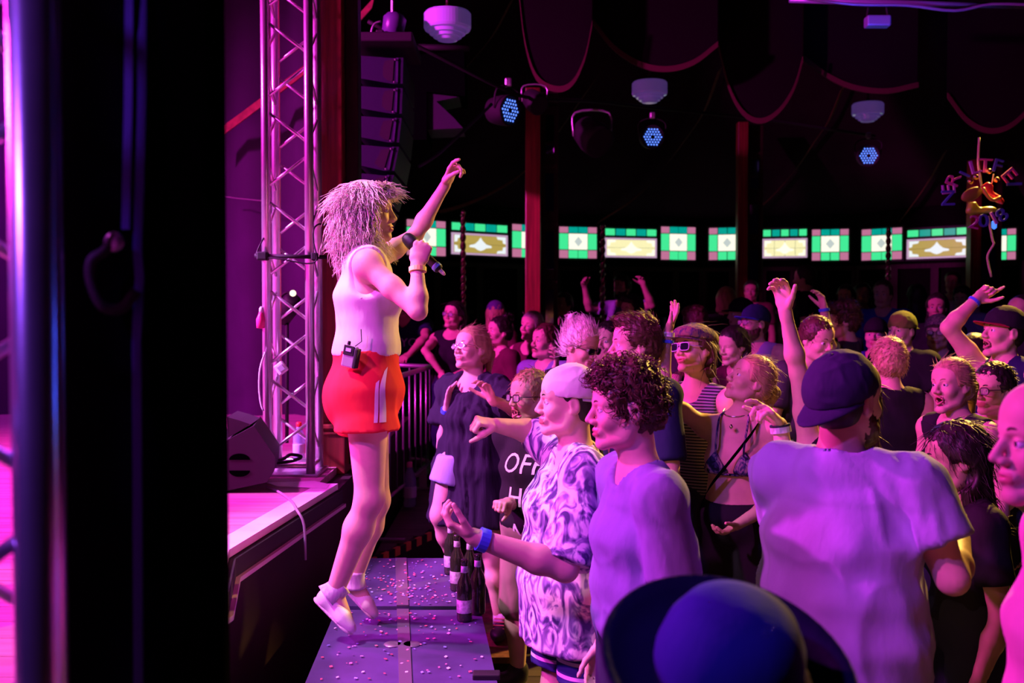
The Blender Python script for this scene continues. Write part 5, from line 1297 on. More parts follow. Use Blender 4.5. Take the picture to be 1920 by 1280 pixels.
def decal_text(s, target, par, center, ex, ey, size, direction, m, name='lettering'):
    v, f = text_mesh(s, size); ex = nrm(ex); ey = nrm(ey)
    bm = bmesh.new(); bv = [bm.verts.new((a[0], a[1], 0)) for a in v]
    for q in f:
        try: bm.faces.new([bv[i] for i in q])
        except ValueError: pass
    bmesh.ops.triangulate(bm, faces=bm.faces[:])
    for _ in range(2):
        es = [e for e in bm.edges if e.calc_length() > size * 0.22]
        if es: bmesh.ops.subdivide_edges(bm, edges=es, cuts=1); bmesh.ops.triangulate(bm, faces=bm.faces[:])
    bm.verts.index_update(); P2 = np.array([x.co[:] for x in bm.verts]); F2 = [[x.index for x in q.verts] for q in bm.faces]; bm.free()
    me = target.data; b0 = wloc(target); bt = BVHTree.FromPolygons([Vector(x.co) for x in me.vertices], [list(p.vertices) for p in me.polygons])
    d = Vector(nrm(direction)); out = []
    for a in P2:
        p = np.asarray(center) + ex * a[0] + ey * a[1]; hit = bt.ray_cast(Vector(p - b0) - d, d, 2.0)
        if hit[0] is None: hit = bt.find_nearest(Vector(p - b0))
        out.append(np.array(hit[0]) + b0 - np.array(d) * 0.003)
    return obj(name, (np.array(out), F2), m, par, smooth=True)
# ---- fabrics
C_WHITE = cloth('white_jersey', (0.80, 0.76, 0.76), bump=0.25); C_RED = cloth('red_shorts', (0.78, 0.035, 0.05), bump=0.2)
C_GREY = cloth('grey_melange', (0.22, 0.24, 0.46)); C_LAV = cloth('grey_tee', (0.33, 0.33, 0.58)); C_BLACK = cloth('black_cotton', (0.015, 0.014, 0.02)); C_NAVY = cloth('navy_cotton', (0.012, 0.015, 0.06))
C_DENIM = cloth('pale_denim', (0.35, 0.42, 0.60), bscale=60, bdist=0.003); C_JEANS = cloth('dark_jeans', (0.03, 0.035, 0.07)); C_PINK = cloth('pink_shirt', (0.70, 0.35, 0.45))
C_CHARC = cloth('charcoal', (0.05, 0.045, 0.06)); C_BLUE = cloth('blue_cotton', (0.04, 0.07, 0.38)); C_KHAKI = cloth('khaki', (0.28, 0.22, 0.17)); C_BURG = cloth('burgundy', (0.12, 0.02, 0.05)); C_TEAL = cloth('teal_cotton', (0.04, 0.16, 0.18))
def printed(name, cols, scale, dist=3.0, stretch=(1, 1, 0.6), wave=False):
    m = mat('cloth_' + name, cols[0], rough=0.85, spec=0.15, bump=0.3, bscale=14, bdist=0.012)
    nt = m.node_tree; N_, L_ = nt.nodes, nt.links; b = N_['Principled BSDF']
    tc = N_.new('ShaderNodeTexCoord'); mp = N_.new('ShaderNodeMapping'); mp.inputs['Scale'].default_value = stretch; L_.new(tc.outputs['Object'], mp.inputs['Vector'])
    if wave:
        t = N_.new('ShaderNodeTexWave'); t.inputs['Scale'].default_value = scale; t.inputs['Distortion'].default_value = dist; t.bands_direction = 'Z'
    else:
        t = N_.new('ShaderNodeTexNoise'); t.inputs['Scale'].default_value = scale; t.inputs['Distortion'].default_value = dist; t.inputs['Detail'].default_value = 2
    L_.new(mp.outputs[0], t.inputs['Vector'])
    cr = N_.new('ShaderNodeValToRGB'); e = cr.color_ramp.elements
    e[0].position = 0.36; e[0].color = (*cols[0], 1); e[1].position = 0.58; e[1].color = (*cols[-1], 1)
    if len(cols) > 2: x = e.new(0.48); x.color = (*cols[1], 1)
    L_.new(t.outputs[1] if not wave else t.outputs[1], cr.inputs[0]); L_.new(t.outputs['Fac'], cr.inputs[0]); L_.new(cr.outputs[0], b.inputs['Base Color'])
    return m
C_PALM = printed('palm_print', [(0.06, 0.04, 0.16), (0.28, 0.2, 0.45), (0.85, 0.8, 0.85)], 13, 2.2, (1.3, 1.3, 0.7))
C_BIKINI = printed('snake_print', [(0.01, 0.01, 0.03), (0.06, 0.05, 0.16), (0.3, 0.22, 0.25)], 26, 2.5, (1, 1, 0.5))
C_STRIPE = printed('striped_navy', [(0.03, 0.03, 0.16), (0.03, 0.03, 0.16), (0.75, 0.72, 0.85)], 7, 1.2, (0.4, 0.4, 1), True)
C_STRIPE.node_tree.nodes['Color Ramp'].color_ramp.elements[0].position = 0.80; C_STRIPE.node_tree.nodes['Color Ramp'].color_ramp.elements[1].position = 0.82; C_STRIPE.node_tree.nodes['Color Ramp'].color_ramp.elements[2].position = 0.86
C_FINE = printed('fine_stripe', [(0.02, 0.02, 0.04), (0.28, 0.28, 0.32)], 22, 0.6, (0.4, 0.4, 1), True)
M_FRAME = mat('glasses_frame', (0.01, 0.01, 0.012), rough=0.3); M_FRAMEW = mat('glasses_frame_pale', (0.45, 0.4, 0.6), rough=0.3)
M_LENS = mat('lens_dark', (0.01, 0.008, 0.02), rough=0.03, spec=0.9); M_LENSC = mat('lens_clear', (0.6, 0.6, 0.7), rough=0.03, spec=0.8, alpha=0.25)
M_BANDB = mat('band_blue', (0.05, 0.12, 0.75), rough=0.6); M_BANDY = mat('band_yellow', (0.9, 0.85, 0.25), rough=0.6); M_BANDW = mat('band_white', (0.7, 0.7, 0.8), rough=0.6); M_BANDK = mat('band_dark', (0.02, 0.02, 0.05), rough=0.6)
M_SILVER = mat('silver', (0.8, 0.8, 0.82), rough=0.15, metal=1.0)
JE = dict(m=C_JEANS)

# ================================================================== singer
S = person('singer with platinum hair, white vest and red shorts, arm raised, standing on the stage boxes', (690, 397, 3.68), face=(2, 2, 0), body=6, fem=True, s=0.98, skin=0, floor=ZB, h=0.008, hf=0.0036, hhand=0.0034,
    joints=dict(neck=(683, 476, 3.68), pelvis=(687, 738, 3.68), chest=(689, 556, 3.68), hipR=(688, 768, 3.60), hipL=(689, 768, 3.77), knR=(693, 935, 3.60), knL=(705, 938, 3.80), anR=(629, 1106, 3.66), anL=(664, 1082, 3.86),
                toR=(650, 1163, 3.65), toL=(688, 1130, 3.87)),
    armR=dict(S=(690, 497, 3.52), E=(784, 583, 3.42), W=(783, 497, 3.46), tip=(800, 435, 3.46), n=(0.0, 1, 0.05), pose='fist', thumb=0.8),
    armL=dict(S=(700, 492, 3.84), E=(778, 442, 4.02), W=(835, 347, 4.02), tip=(862, 290, 3.98), n=(0.75, -0.45, -0.3), pose='loose', thumb=0.5, spread=0.6),
    hair=None, mouth='closed', nose=0.9, ears=False, shoes=None,
    shirt=dict(m=C_WHITE, kind='tank', hem=0.155, inf=0.013, loose=0.012, neck=0.078, h=0.0062, fold=0.0045, name='vest'),
    bottom=dict(m=C_RED, len=0.23, inf=0.024, flare=0.03, waist=0.175, h=0.007, name='shorts', fold=0.003))
hd = S['hd']; rootS = S['root']
# hair: shaggy platinum bob, volume plus locks
B_, C_ = hd.ball, hd.cap
hv = [B_((-0.018, 0, 0.036), (0.100, 0.088, 0.084), 0.02), B_((-0.068, 0, -0.035), (0.066, 0.088, 0.09), 0.04), B_((-0.078, 0, -0.12), (0.045, 0.075, 0.06), 0.04), B_((0.045, 0, 0.078), (0.045, 0.06, 0.026), 0.02)]
for sg in (-1, 1): hv += [B_((-0.005, sg * 0.074, -0.02), (0.042, 0.024, 0.08), 0.03), B_((-0.03, sg * 0.08, -0.09), (0.036, 0.024, 0.05), 0.03)]
hv += [B_((0.138, 0, -0.045), (0.103, 0.12, 0.105), 0.012, 's')]
hvf = solid(hv, 0.0055); hvf = (folds(hvf[0], hvf[1], 0.006, 5, (55, 55, 18)), hvf[1])
ho = obj('hair', hvf, HM['blond'], rootS, smooth=True)
v, f = hvf; rs = np.random.RandomState(8); NN = vnormals(v, f); lo_ = hd.loc(v)
ok = np.where((lo_[:, 2] > -0.06))[0]; n = 3000; ii = rs.choice(ok, n); p = lo_[ii]; nn = NN[ii] @ hd.R.T
az = np.arctan2(p[:, 1], p[:, 0] + 0.01); fr = np.abs(az) < math.radians(58)
ln = 0.03 + 0.08 * rs.rand(n); down = np.stack([-0.12 + 0 * az, 0.25 * np.sin(az), -1 + 0 * az], 1)
flow = np.where((p[:, 2] > 0.06)[:, None], np.stack([np.cos(az), np.sin(az), -0.75 + 0 * az], 1), down)
flow = np.where((fr & (p[:, 2] > 0.03))[:, None], np.stack([0.9 + 0 * az, 0.25 * np.sin(az), -0.45 - 0.3 * rs.rand(n)], 1), flow)
ln = np.where(fr, 0.025 + 0.025 * rs.rand(n), ln)
flow += 0.22 * rs.randn(n, 3); flow /= np.linalg.norm(flow, axis=1)[:, None]
ct = p + flow * ln[:, None] * 0.5 + nn * 0.006; tp = p + flow * ln[:, None] + nn * 0.004 + np.stack([0 * az, 0 * az, -0.25 * ln], 1)
kp = ~((tp[:, 0] > 0.05) & (tp[:, 2] < 0.035) & (np.abs(tp[:, 1]) < 0.085)); p, nn, ct, tp = p[kp], nn[kp], ct[kp], tp[kp]
obj('hair_strands', strands(hd.w(p - nn * 0.004), hd.w(ct), hd.w(tp), 0.0026, 6, 0.006, 4), HM['blond'], ho, smooth=True)
# loose wisps at the ends of the hair, over the forehead and in front of the shoulder
def wisps(pts0, pts1, n, r, seed, bend=0.03):
    rs = np.random.RandomState(seed); a = np.asarray(pts0)[rs.randint(len(pts0), size=n)] + rs.randn(n, 3) * (0.012, 0.02, 0.01); t = np.asarray(pts1)[rs.randint(len(pts1), size=n)] + rs.randn(n, 3) * (0.014, 0.02, 0.014)
    c = (a + t) / 2 + rs.randn(n, 3) * bend * 0.4 + V3(-bend * 0.4, 0, bend * 0.3); obj('hair_strands', strands(hd.w(a), hd.w(c), hd.w(t), r, 7, 0.007, seed), HM['blond'], ho, smooth=True)
wisps([(-0.09, 0.03, -0.1), (-0.1, -0.04, -0.1), (-0.05, -0.09, -0.1)], [(-0.115, -0.02, -0.24), (-0.13, 0.0, -0.21), (-0.07, -0.08, -0.22), (-0.15, 0, -0.15)], 240, 0.0024, 5)
wisps([(0.02, -0.085, -0.06), (0.0, -0.09, -0.08)], [(0.055, -0.07, -0.14), (0.085, -0.045, -0.185), (0.02, -0.1, -0.16)], 90, 0.0022, 6)
wisps([(0.02, 0.085, -0.06)], [(0.09, 0.07, -0.19), (0.05, 0.09, -0.16)], 50, 0.0022, 7)
wisps([(0.06, -0.03, 0.1), (0.06, 0.03, 0.1), (0.05, -0.06, 0.09)], [(0.125, -0.02, 0.065), (0.115, 0.02, 0.055), (0.095, -0.055, 0.05), (0.145, 0.0, 0.06)], 150, 0.0022, 8, 0.02)
# waistband, side stripes
pl = S['pelvis']; 
def grid_px(l0, l1, d, n=22, k=4):
    return np.array([[P(a[0] + (b[0] - a[0]) * j / (k - 1), a[1] + (b[1] - a[1]) * j / (k - 1), d) for j in range(k)] for a, b in zip(bez([(x, y, 0) for x, y in l0], n), bez([(x, y, 0) for x, y in l1], n))])
M_STR = cloth('stripe_white', (0.82, 0.78, 0.74), bump=0.1)
decal('stripe', S['bottom'], rootS, grid_px([(697, 722), (695, 750), (694, 798)], [(703, 716), (702, 750), (701, 798)], 3.4), (0, 1, 0), M_STR)
decal('stripe', S['bottom'], rootS, grid_px([(711, 700), (704, 735), (704, 798)], [(716, 692), (714, 735), (716, 798)], 3.4), (0, 1, 0), M_STR)
cuts = plane_cut(pl, V3(0, 0, 1))
wb = [prim(pl + V3(0, 0, 0.135), pl + V3(0, 0, 0.172), (0.125, 0.105, 0.02), (0.12, 0.101, 0.02), np.stack([S['l'], S['f'], V3(0, 0, 1)]), 0.01)]
wv, wf = solid(wb, 0.006); an_ = np.arctan2(wv[:, 1] - pl[1], wv[:, 0] - pl[0]); wv = wv + np.stack([np.cos(an_), np.sin(an_), 0 * an_], 1) * (0.002 * np.sin(an_ * 60))[:, None]
obj('waistband', (wv, wf), C_RED, rootS, smooth=True)
# radio pack on the waistband
pc = P(656, 668, 3.50); bp_ = empty('radio_pack', pc - V3(0, 0, 0.04), 'silver radio pack with antenna clipped to the singer\'s red shorts', 'transmitter')
Rp = rotz(math.radians(-18)) @ np.array([[0.98, 0, 0.2], [0, 1, 0], [-0.2, 0, 0.98]])
obj('case', box(pc, (0.05, 0.024, 0.078), Rp, bev=0.006), mat('pack_silver', (0.55, 0.52, 0.6), rough=0.3, metal=0.4), bp_)
obj('display_bezel', box(pc + Rp @ V3(-0.002, -0.013, 0.022), (0.04, 0.004, 0.034), Rp, bev=0.001), M_BLACK, bp_)
obj('display', box(pc + Rp @ V3(-0.002, -0.0155, 0.024), (0.02, 0.003, 0.012), Rp), mat('lcd', (0.5, 0.55, 0.8), rough=0.2), bp_)
obj('knob', lathe([(0.006, 0), (0.006, 0.012), (0.004, 0.014)], pc + Rp @ V3(-0.012, 0, 0.039), Rp @ V3(0, 0, 1), 10), M_BLACK, bp_)
obj('belt_clip', box(pc + Rp @ V3(0.028, -0.002, -0.002), (0.012, 0.03, 0.07), Rp, bev=0.003), M_BLACK, bp_)
obj('antenna', tube([pc + Rp @ V3(0.012, 0, 0.038), P(678, 640, 3.5), P(677, 617, 3.5)], 0.0018, 6), M_BLACK, bp_)
# wristband, ring
band(rootS, S['wrR'], S['elR'], 0.10, 0.031, 0.016, M_BANDY)
obj('ring', lathe([(0.0098, -0.002), (0.011, -0.002), (0.011, 0.002), (0.0098, 0.002)], S['wrL'] + nrm(S['arms']['L']['d']) * 0.1, S['arms']['L']['d'], 14), M_SILVER, rootS)
# microphone
a = P(758, 441, 3.55); b = P(834, 515, 3.50); dm_ = nrm(b - a); L_ = np.linalg.norm(b - a)
mc = empty('microphone', (a + b) / 2, 'black wireless microphone held to the singer\'s mouth', 'microphone')
obj('handle', lathe([(0.022, 0.055), (0.021, 0.07), (0.0165, 0.10), (0.0155, L_ - 0.05), (0.0165, L_ - 0.045), (0.0165, L_ - 0.03), (0.012, L_ - 0.026)], a, dm_, 20), M_BLACK, mc, smooth=True)
obj('grille', lathe([(0.002, 0), (0.014, 0.003), (0.021, 0.012), (0.0245, 0.028), (0.025, 0.045), (0.023, 0.055), (0.021, 0.056)], a, dm_, 24), mat('mic_mesh', (0.03, 0.03, 0.035), rough=0.45, metal=0.6, bump=0.8, bscale=500, bdist=0.001), mc, smooth=True)
obj('blue_ring', lathe([(0.0172, L_ - 0.05), (0.0178, L_ - 0.048), (0.0178, L_ - 0.036), (0.0172, L_ - 0.034)], a, dm_, 20), mat('ring_blue', (0.2, 0.4, 0.9), rough=0.4), mc, smooth=True)
obj('antenna_tip', lathe([(0.008, L_ - 0.027), (0.007, L_ - 0.008), (0.004, L_)], a, dm_, 12), mat('tip_pale', (0.6, 0.55, 0.4), rough=0.5), mc, smooth=True)
# sneakers and socks
def sneaker(heel, toe, upv, ankle, par):
    pr, (d, u, sd, L_) = None, (None,) * 4
    heel = np.asarray(heel); toe = np.asarray(toe); d = nrm(toe - heel); L_ = np.linalg.norm(toe - heel); u = nrm(upv - d * (upv @ d)); sd = np.cross(u, d); R = np.stack([d, sd, u])
    c = lambda x, y, z: heel + d * x * L_ + sd * y * L_ + u * z * L_
    q = [ball(c(0.17, 0, 0.17), (0.17 * L_, 0.135 * L_, 0.19 * L_), R, 0.02), ball(c(0.72, 0, 0.1), (0.27 * L_, 0.165 * L_, 0.13 * L_), R, 0.03), prim(c(0.2, 0, 0.16), c(0.62, 0, 0.13), (0.1 * L_, 0.135 * L_, 0.16 * L_), (0.1 * L_, 0.15 * L_, 0.14 * L_), R, 0.03),
         ball(c(0.16, 0, 0.40), (0.15 * L_, 0.10 * L_, 0.14 * L_), R, 0.012, 's'), plane_cut(c(0, 0, 0.035), -u)]
    sh = obj('shoe', solid(q, 0.005), M_SHOE['white'], par, smooth=True)
    q = [prim(c(0.13, 0, 0.03), c(0.80, 0, 0.03), (0.14 * L_, 0.145 * L_, 0.045 * L_), (0.19 * L_, 0.18 * L_, 0.045 * L_), R, 0.02), plane_cut(c(0, 0, -0.01), -u), plane_cut(c(0, 0, 0.062), u)]
    obj('sole', solid(q, 0.005), mat('rubber_sole', (0.62, 0.58, 0.6), rough=0.6), sh, smooth=True)
    for i in range(4):
        x = 0.38 + 0.075 * i; h_ = 0.275 - 0.022 * i
        obj('lace', tube(bez([c(x, -0.1, h_ - 0.035), c(x + 0.02, -0.04, h_ + 0.005), c(x + 0.03, 0.04, h_ + 0.005), c(x + 0.02, 0.1, h_ - 0.035)], 12), 0.0035, 6), mat('lace_white', (0.7, 0.68, 0.7), rough=0.7), sh, smooth=True)
    a = c(0.17, 0, 0.2); b = np.asarray(ankle) + nrm(np.asarray(ankle) - a) * 0.035; r0 = 0.043
    sv, sf = tube([a + (b - a) * t for t in np.linspace(0, 1, 9)], [0.05, 0.047, 0.044, 0.042, 0.041, 0.0405, 0.041, 0.0415, 0.041], 36)
    sv = sv.copy(); 
    obj('sock', (sv, sf), mat('ribbed_sock', (0.75, 0.7, 0.74), rough=0.9, bump=0.4, bscale=40, bdist=0.003, stretch=(3, 3, 0.2), color2=(0.55, 0.45, 0.6), vscale=35), par, smooth=True)
sneaker(P(588, 1122, 3.66), P(660, 1193, 3.62), V3(0.62, 0, 0.78), S['anR'], rootS)
sneaker(P(640, 1098, 3.87), P(702, 1163, 3.86), V3(0.6, 0, 0.8), S['anL'], rootS)
# ================================================================== front rows
NE = dict(h=0.009, hf=0.0037, hhand=0.0038)
p1 = person('young man with curly dark hair in a grey tee, in profile behind the white cap', (1172, 764, 2.86), face=(184, -2, 0), body=192, s=1.0, bw=0.9, skin=0, neck_len=1.2, nose=1.1, hair=('curly', 'brown'), nh=700,
    shirt=dict(m=C_GREY, kind='tee', sleeve=0.72, inf=0.014, loose=0.02, fold=0.008, fscale=(11, 11, 5), h=0.008), bottom=JE, **NE)
band(p1['root'], p1['neck'] + V3(0, 0, 0.0), p1['neck'] + V3(0, 0, 0.05), 0.1, 0.001, 0.001, M_SILVER, 'necklace') if False else None
p2 = person('man in a backwards white cap and palm print shirt reaching towards the singer', (1064, 753, 3.38), face=(186, 2, 0), body=205, s=0.98, skin=0, bw=1.12, nose=0.95, neck_len=1.15, hair=('short', 'dark'), nh=0,
    armL=dict(S=(1098, 893, 3.16), E=(1060, 1066, 3.04), W=(888, 1006, 2.98), tip=(815, 968, 2.98), n=(0.1, 0.3, 1), pose='cup', thumb=0.3), armR=dict(S=(1058, 868, 3.58), E=(1012, 812, 3.76), W=(932, 797, 3.63), tip=(868, 782, 3.58), n=(0.1, 0.4, -1), pose='fist', thumb=0.7),
    cap=dict(m=C_WHITE, back=True, tilt=6), shirt=dict(m=C_PALM, kind='tee', sleeve=0.95, inf=0.016, loose=0.035, hem=-0.2, fold=0.008, vneck=0.1, h=0.008), bottom=dict(m=C_STRIPE, len=0.75, flare=0.02, name='shorts'), **NE)
band(p2['root'], p2['wrL'], p2['elL'], 0.10, 0.036, 0.028, M_BANDB)
p3 = person('boy with pale glasses and a black tee with white lettering, left of the white cap', (992, 744, 4.5), face=(216, 2, 0), body=222, s=0.95, skin=0, hair=('short', 'fair'), nh=500, mouth='open', h=0.011, hf=0.0045,
    armR=dict(E=(1002, 952, '-'), W=(952, 942, '-'), tip=(920, 944, '-'), n=(0, 0.2, -1), pose='fist', thumb=0.7), glass=(M_FRAME, M_LENSC), shirt=dict(m=C_BLACK, kind='tee', inf=0.012, loose=0.02, h=0.01), bottom=dict(m=C_KHAKI, len=1.0, name='shorts'))
M_PRINT = mat('white_print', (0.8, 0.78, 0.82), rough=0.7)
ch = p3['chest']; f3 = p3['f']; l3 = p3['l']
for t_, dz in (('OFF', 0.03), ('HE', -0.12), ('AF', -0.28)):
    decal_text(t_, p3['shirt'], p3['root'], ch + f3 * 0.1 + l3 * 0.05 + V3(0, 0, dz), l3, V3(0, 0, 1), 0.12, -f3, M_PRINT)
p4 = person('woman in a loose black draped top and denim shorts gazing up, hands raised', (884, 655, 5.1), face=(222, 14, 8), body=232, fem=True, s=0.98, skin=0, floor=0.12, hair=('tied', 'fair'), nh=400, h=0.011, hf=0.0045, neck_len=1.1, flat=True,
    joints=dict(hipR=(852, 868, 5.05), knR=(826, 965, 5.02), anR=(864, 1080, 5.2), toR=(846, 1112, 5.15), hipL=(912, 872, 5.1), knL=(925, 1042, 5.05), anL=(940, 1168, 5.08), toL=(936, 1200, 4.98)),
    armR=dict(E=(830, 838, '-'), W=(838, 765, '-'), tip=(852, 690, '-'), n=(0.7, -0.3, 0.3), pose='splay', thumb=0.0, spread=0.6), armL=dict(E=(982, 776, '-'), W=(922, 748, '-'), tip=(892, 690, '-'), n=(-0.6, -0.6, 0.2), pose='relaxed', thumb=0.1),
    glass=(M_SILVER, M_LENSC, dict(w=0.02, hgt=0.016, sq=2.0)), shirt=dict(m=cloth('black_drape', (0.02, 0.014, 0.035), bump=0.6, bscale=9, stretch=(2.5, 2.5, 0.3)), kind='tee', sleeve=0.6, inf=0.02, loose=0.035, hem=-0.26, flare=0.05, fold=0.014, fscale=(16, 16, 3), scoop=0.07, cuff=0.03, h=0.009, name='draped_top'),
    bottom=dict(m=C_DENIM, len=0.42, inf=0.014, flare=0.025, name='shorts'))
band(p4['root'], p4['wrR'], p4['elR'], 0.06, 0.031, 0.02, M_BANDB)
for k_ in 'LR':
    a_, t_ = p4['an' + k_], p4['to' + k_]; d_ = nrm((t_ - a_) * V3(1, 1, 0)); 
    base_ = V3(a_[0], a_[1], 0.125 if k_ == 'L' else a_[2] - 0.07)
    prs, _ = shoe_prims(base_ - d_ * 0.06 + V3(0, 0, 0.035), base_ + d_ * 0.20 + V3(0, 0, 0.035), V3(0, 0, 1)); so = obj('shoe', solid(prs[:4], 0.008), M_SHOE['black'], p4['root'], smooth=True)
    for i_ in range(4): obj('lace', tube([base_ + d_ * (0.05 + 0.025 * i_) + V3(-d_[1] * sg_ * 0.03, d_[0] * sg_ * 0.03, 0.085 - 0.009 * i_) for sg_ in (-1, 0, 1)], 0.003, 6), mat('lace_orange', (0.6, 0.25, 0.15), rough=0.7), so)
    obj('sock', tube([a_ - V3(0, 0, 0.02), a_ + V3(0, 0, 0.06)], 0.043, 20), mat('ribbed_sock', (0.7, 0.7, 0.7)), p4['root'], smooth=True)
p5 = person('smiling woman with dark glasses and black vest leaning on the barrier', (851, 591, 8.2), face=(238, 8, -6), body=250, fem=True, s=0.98, skin=1, floor=0.35, hair=('bob', 'dark'), nh=150, mouth='smile', h=0.015, hf=0.006, hhand=0.006,
    armR=dict(E=(797, 657, '-'), W=(828, 700, '-'), tip=(822, 728, '-'), n=(0.5, 0.5, -0.5), pose='cup'), armL=dict(E=(886, 690, '-'), W=(846, 706, '-'), tip=(826, 722, '-'), n=(0, 0.5, -0.7), pose='cup'), glass=(M_FRAME, M_LENSC), shirt=dict(m=C_BLACK, kind='sleeveless', hem=-0.1, scoop=0.06), bottom=dict(m=C_NAVY))
p6 = person('person in a dark tee with pale lettering half hidden behind the singer\'s elbow', (757, 568, 9.1), face=(250, 0, 0), body=255, s=1.0, skin=2, floor=0.35, hair=('short', 'dark'), nh=0, h=0.016, hf=0.007, hhand=0.006,
    armL=dict(E=(798, 632, '-'), W=(768, 664, '-'), tip=(748, 676, '-'), n=(0, 0.5, -0.7), pose='cup'), shirt=dict(m=C_NAVY, kind='tee', vneck=0.1), bottom=JE)
decal_text('YON', p6['shirt'], p6['root'], P(758, 648, 8.2), V3(1, 0, 0.0), V3(0, 0, 1), 0.11, V3(0, 1, 0), mat('dim_print', (0.35, 0.3, 0.5), rough=0.7))
MI = dict(h=0.015, hf=0.0058, hhand=0.0055)
p7 = person('dark-haired person with a shadowed face right of the woman at the barrier', (936, 622, 7.6), face=(208, 6, 0), skin=0, s=0.98, fem=True, hair=('bun', 'dark'), nh=150, shirt=dict(m=C_BURG, kind='tee'), bottom=JE, **MI)
p8 = person('woman with short pale swept-back hair looking up beside the red post', (996, 612, 7.9), face=(232, 6, -6), fem=True, skin=0, hair=('tied', 'grey'), nh=250, shirt=dict(m=C_BURG, kind='sleeveless', scoop=0.08), bottom=JE, **MI)
p9 = person('man with a moustache and dark fringe in a grey tee, hand raised beside his cheek', (1022, 641, 6.9), face=(214, 8, 0), body=225, skin=0, hair=('short', 'brown'), nh=300, shirt=dict(m=C_GREY, kind='tee'), bottom=JE,
    armL=dict(E=(1052, 735, '-'), W=(1042, 690, '-'), tip=(1048, 648, '-'), n=(-0.8, 0.2, 0), pose='relaxed', thumb=0.0), **MI)
q_ = p9['hd']; obj('moustache', tube(bez(q_.w(np.array([[0.085, -0.024, -0.060], [0.099, -0.01, -0.052], [0.101, 0, -0.051], [0.099, 0.01, -0.052], [0.085, 0.024, -0.060]])), 12), 0.005, 6), HM['brown'], p9['root'], smooth=True)
p10 = person('blonde woman with a messy bun and dark sunglasses looking down to the right', (1090, 648, 5.2), face=(318, -16, 0), body=250, fem=True, skin=1, hair=('bun', 'blond'), nh=900, glass=(M_FRAME, M_LENS), shirt=dict(m=C_BLACK, kind='sleeveless'), bottom=JE, h=0.014, hf=0.0045, hhand=0.005)
p11 = person('dark-haired woman with her hand at her mouth behind the quiffed man', (1139, 640, 6.0), face=(236, 2, 0), fem=True, skin=0, hair=('long', 'dark'), nh=200, shirt=dict(m=C_GREY, kind='tee'), bottom=JE,
    armR=dict(E=(1112, 740, '-'), W=(1122, 688, '-'), tip=(1134, 650, '-'), n=(0.4, 0.8, 0), pose='cup'), **MI)
p12 = person('man with a swept-up brown quiff in a navy tee, in profile', (1190, 646, 4.4), face=(186, 0, 0), body=200, skin=0, s=1.03, nose=1.15, hair=('quiff', 'brown'), nh=900, shirt=dict(m=C_NAVY, kind='tee', sleeve=0.75), bottom=JE, h=0.013, hf=0.0045,
    armL=dict(E=(1258, 905, '-'), W=(1262, 1010, '-'), pose='relaxed', n=(-1, 0.3, 0)))
p13 = person('young man in mirrored sunglasses and a patterned flat cap looking up', (1300, 655, 4.8), face=(218, 10, 6), body=225, skin=0, hair=('bob', 'brown'), nh=200, mouth='smile', glass=(M_FRAMEW, M_LENS, dict(w=0.0245, hgt=0.019, sq=3.5, name='sunglasses')), cap=dict(m=printed('cap_pattern', [(0.05, 0.04, 0.1), (0.2, 0.15, 0.1)], 60, 1.0), flat=True, len=0.06, name='flat_cap'),
    shirt=dict(m=C_FINE, kind='tank', hem=-0.1), bottom=JE, h=0.013, hf=0.0042, neck_len=1.25)
p14 = person('woman in a dark patterned bikini top looking up, one arm raised high', (1406, 714, 4.4), face=(192, 26, 0), body=243, fem=True, skin=1, s=0.98, hair=('tied', 'fair'), nh=500, h=0.011, hf=0.0042, hhand=0.004, neck_len=1.2,
    armR=dict(S=(1322, 800, 4.5), E=(1240, 742, 4.42), W=(1252, 622, 4.42), tip=(1278, 548, 4.4), n=(-0.9, -0.2, 0.2), pose='splay', thumb=0.2, spread=0.4), armL=dict(E=(1448, 945, '-'), W=(1380, 985, '-'), n=(0, 0.4, 1), pose='relaxed'),
    bottom=dict(m=C_BLACK, name='skirt', len=0.8, flare=0.05))
r_ = p14['root']; band(r_, p14['wrR'], p14['elR'], 0.04, 0.031, 0.02, M_BANDW); band(r_, p14['wrR'], p14['elR'], 0.15, 0.032, 0.014, M_BANDB)
N4 = p14['neck']; F4 = p14['f']; L4 = p14['l']; C4 = p14['chest']
U4 = nrm(N4 - p14['pelvis']); F4u = nrm(F4 - U4 * (F4 @ U4)); R4 = np.stack([np.cross(U4, F4u), F4u, U4])
bk = empty('x', (0, 0, 0)) if False else None
for sg in (-1, 1):
    cc = C4 + F4u * 0.076 + R4[0] * sg * 0.061 - U4 * 0.005
    cup = [ball(cc, np.array([0.067, 0.064, 0.067]), R4, 0.01, 'u', [(cc + U4 * 0.052, nrm(U4 * 0.55 - R4[0] * sg * 0.9)), (cc + U4 * 0.062, nrm(U4 * 0.6 + R4[0] * sg * 0.8)), (cc - U4 * 0.046, -U4), (cc - F4u * 0.01, -F4u)])]
    cupo = obj('bikini_cup', solid(cup, 0.006), C_BIKINI, r_, smooth=True)
    obj('strap', tube(bez([cc + F4u * 0.04 + U4 * 0.035, C4 + F4u * 0.115 + R4[0] * sg * 0.062 + U4 * 0.08, N4 + F4u * 0.045 + R4[0] * sg * 0.062 + U4 * 0.012, N4 - F4u * 0.05 + R4[0] * sg * 0.02 + U4 * 0.03], 16), 0.005, 6), C_BIKINI, r_, smooth=True)
obj('bikini_band', tube([C4 - U4 * 0.052 + 0.137 * math.cos(a) * R4[0] + 0.106 * math.sin(a) * F4u for a in np.linspace(0, 2 * math.pi, 36)], 0.006, 6), C_BIKINI, r_, smooth=True)
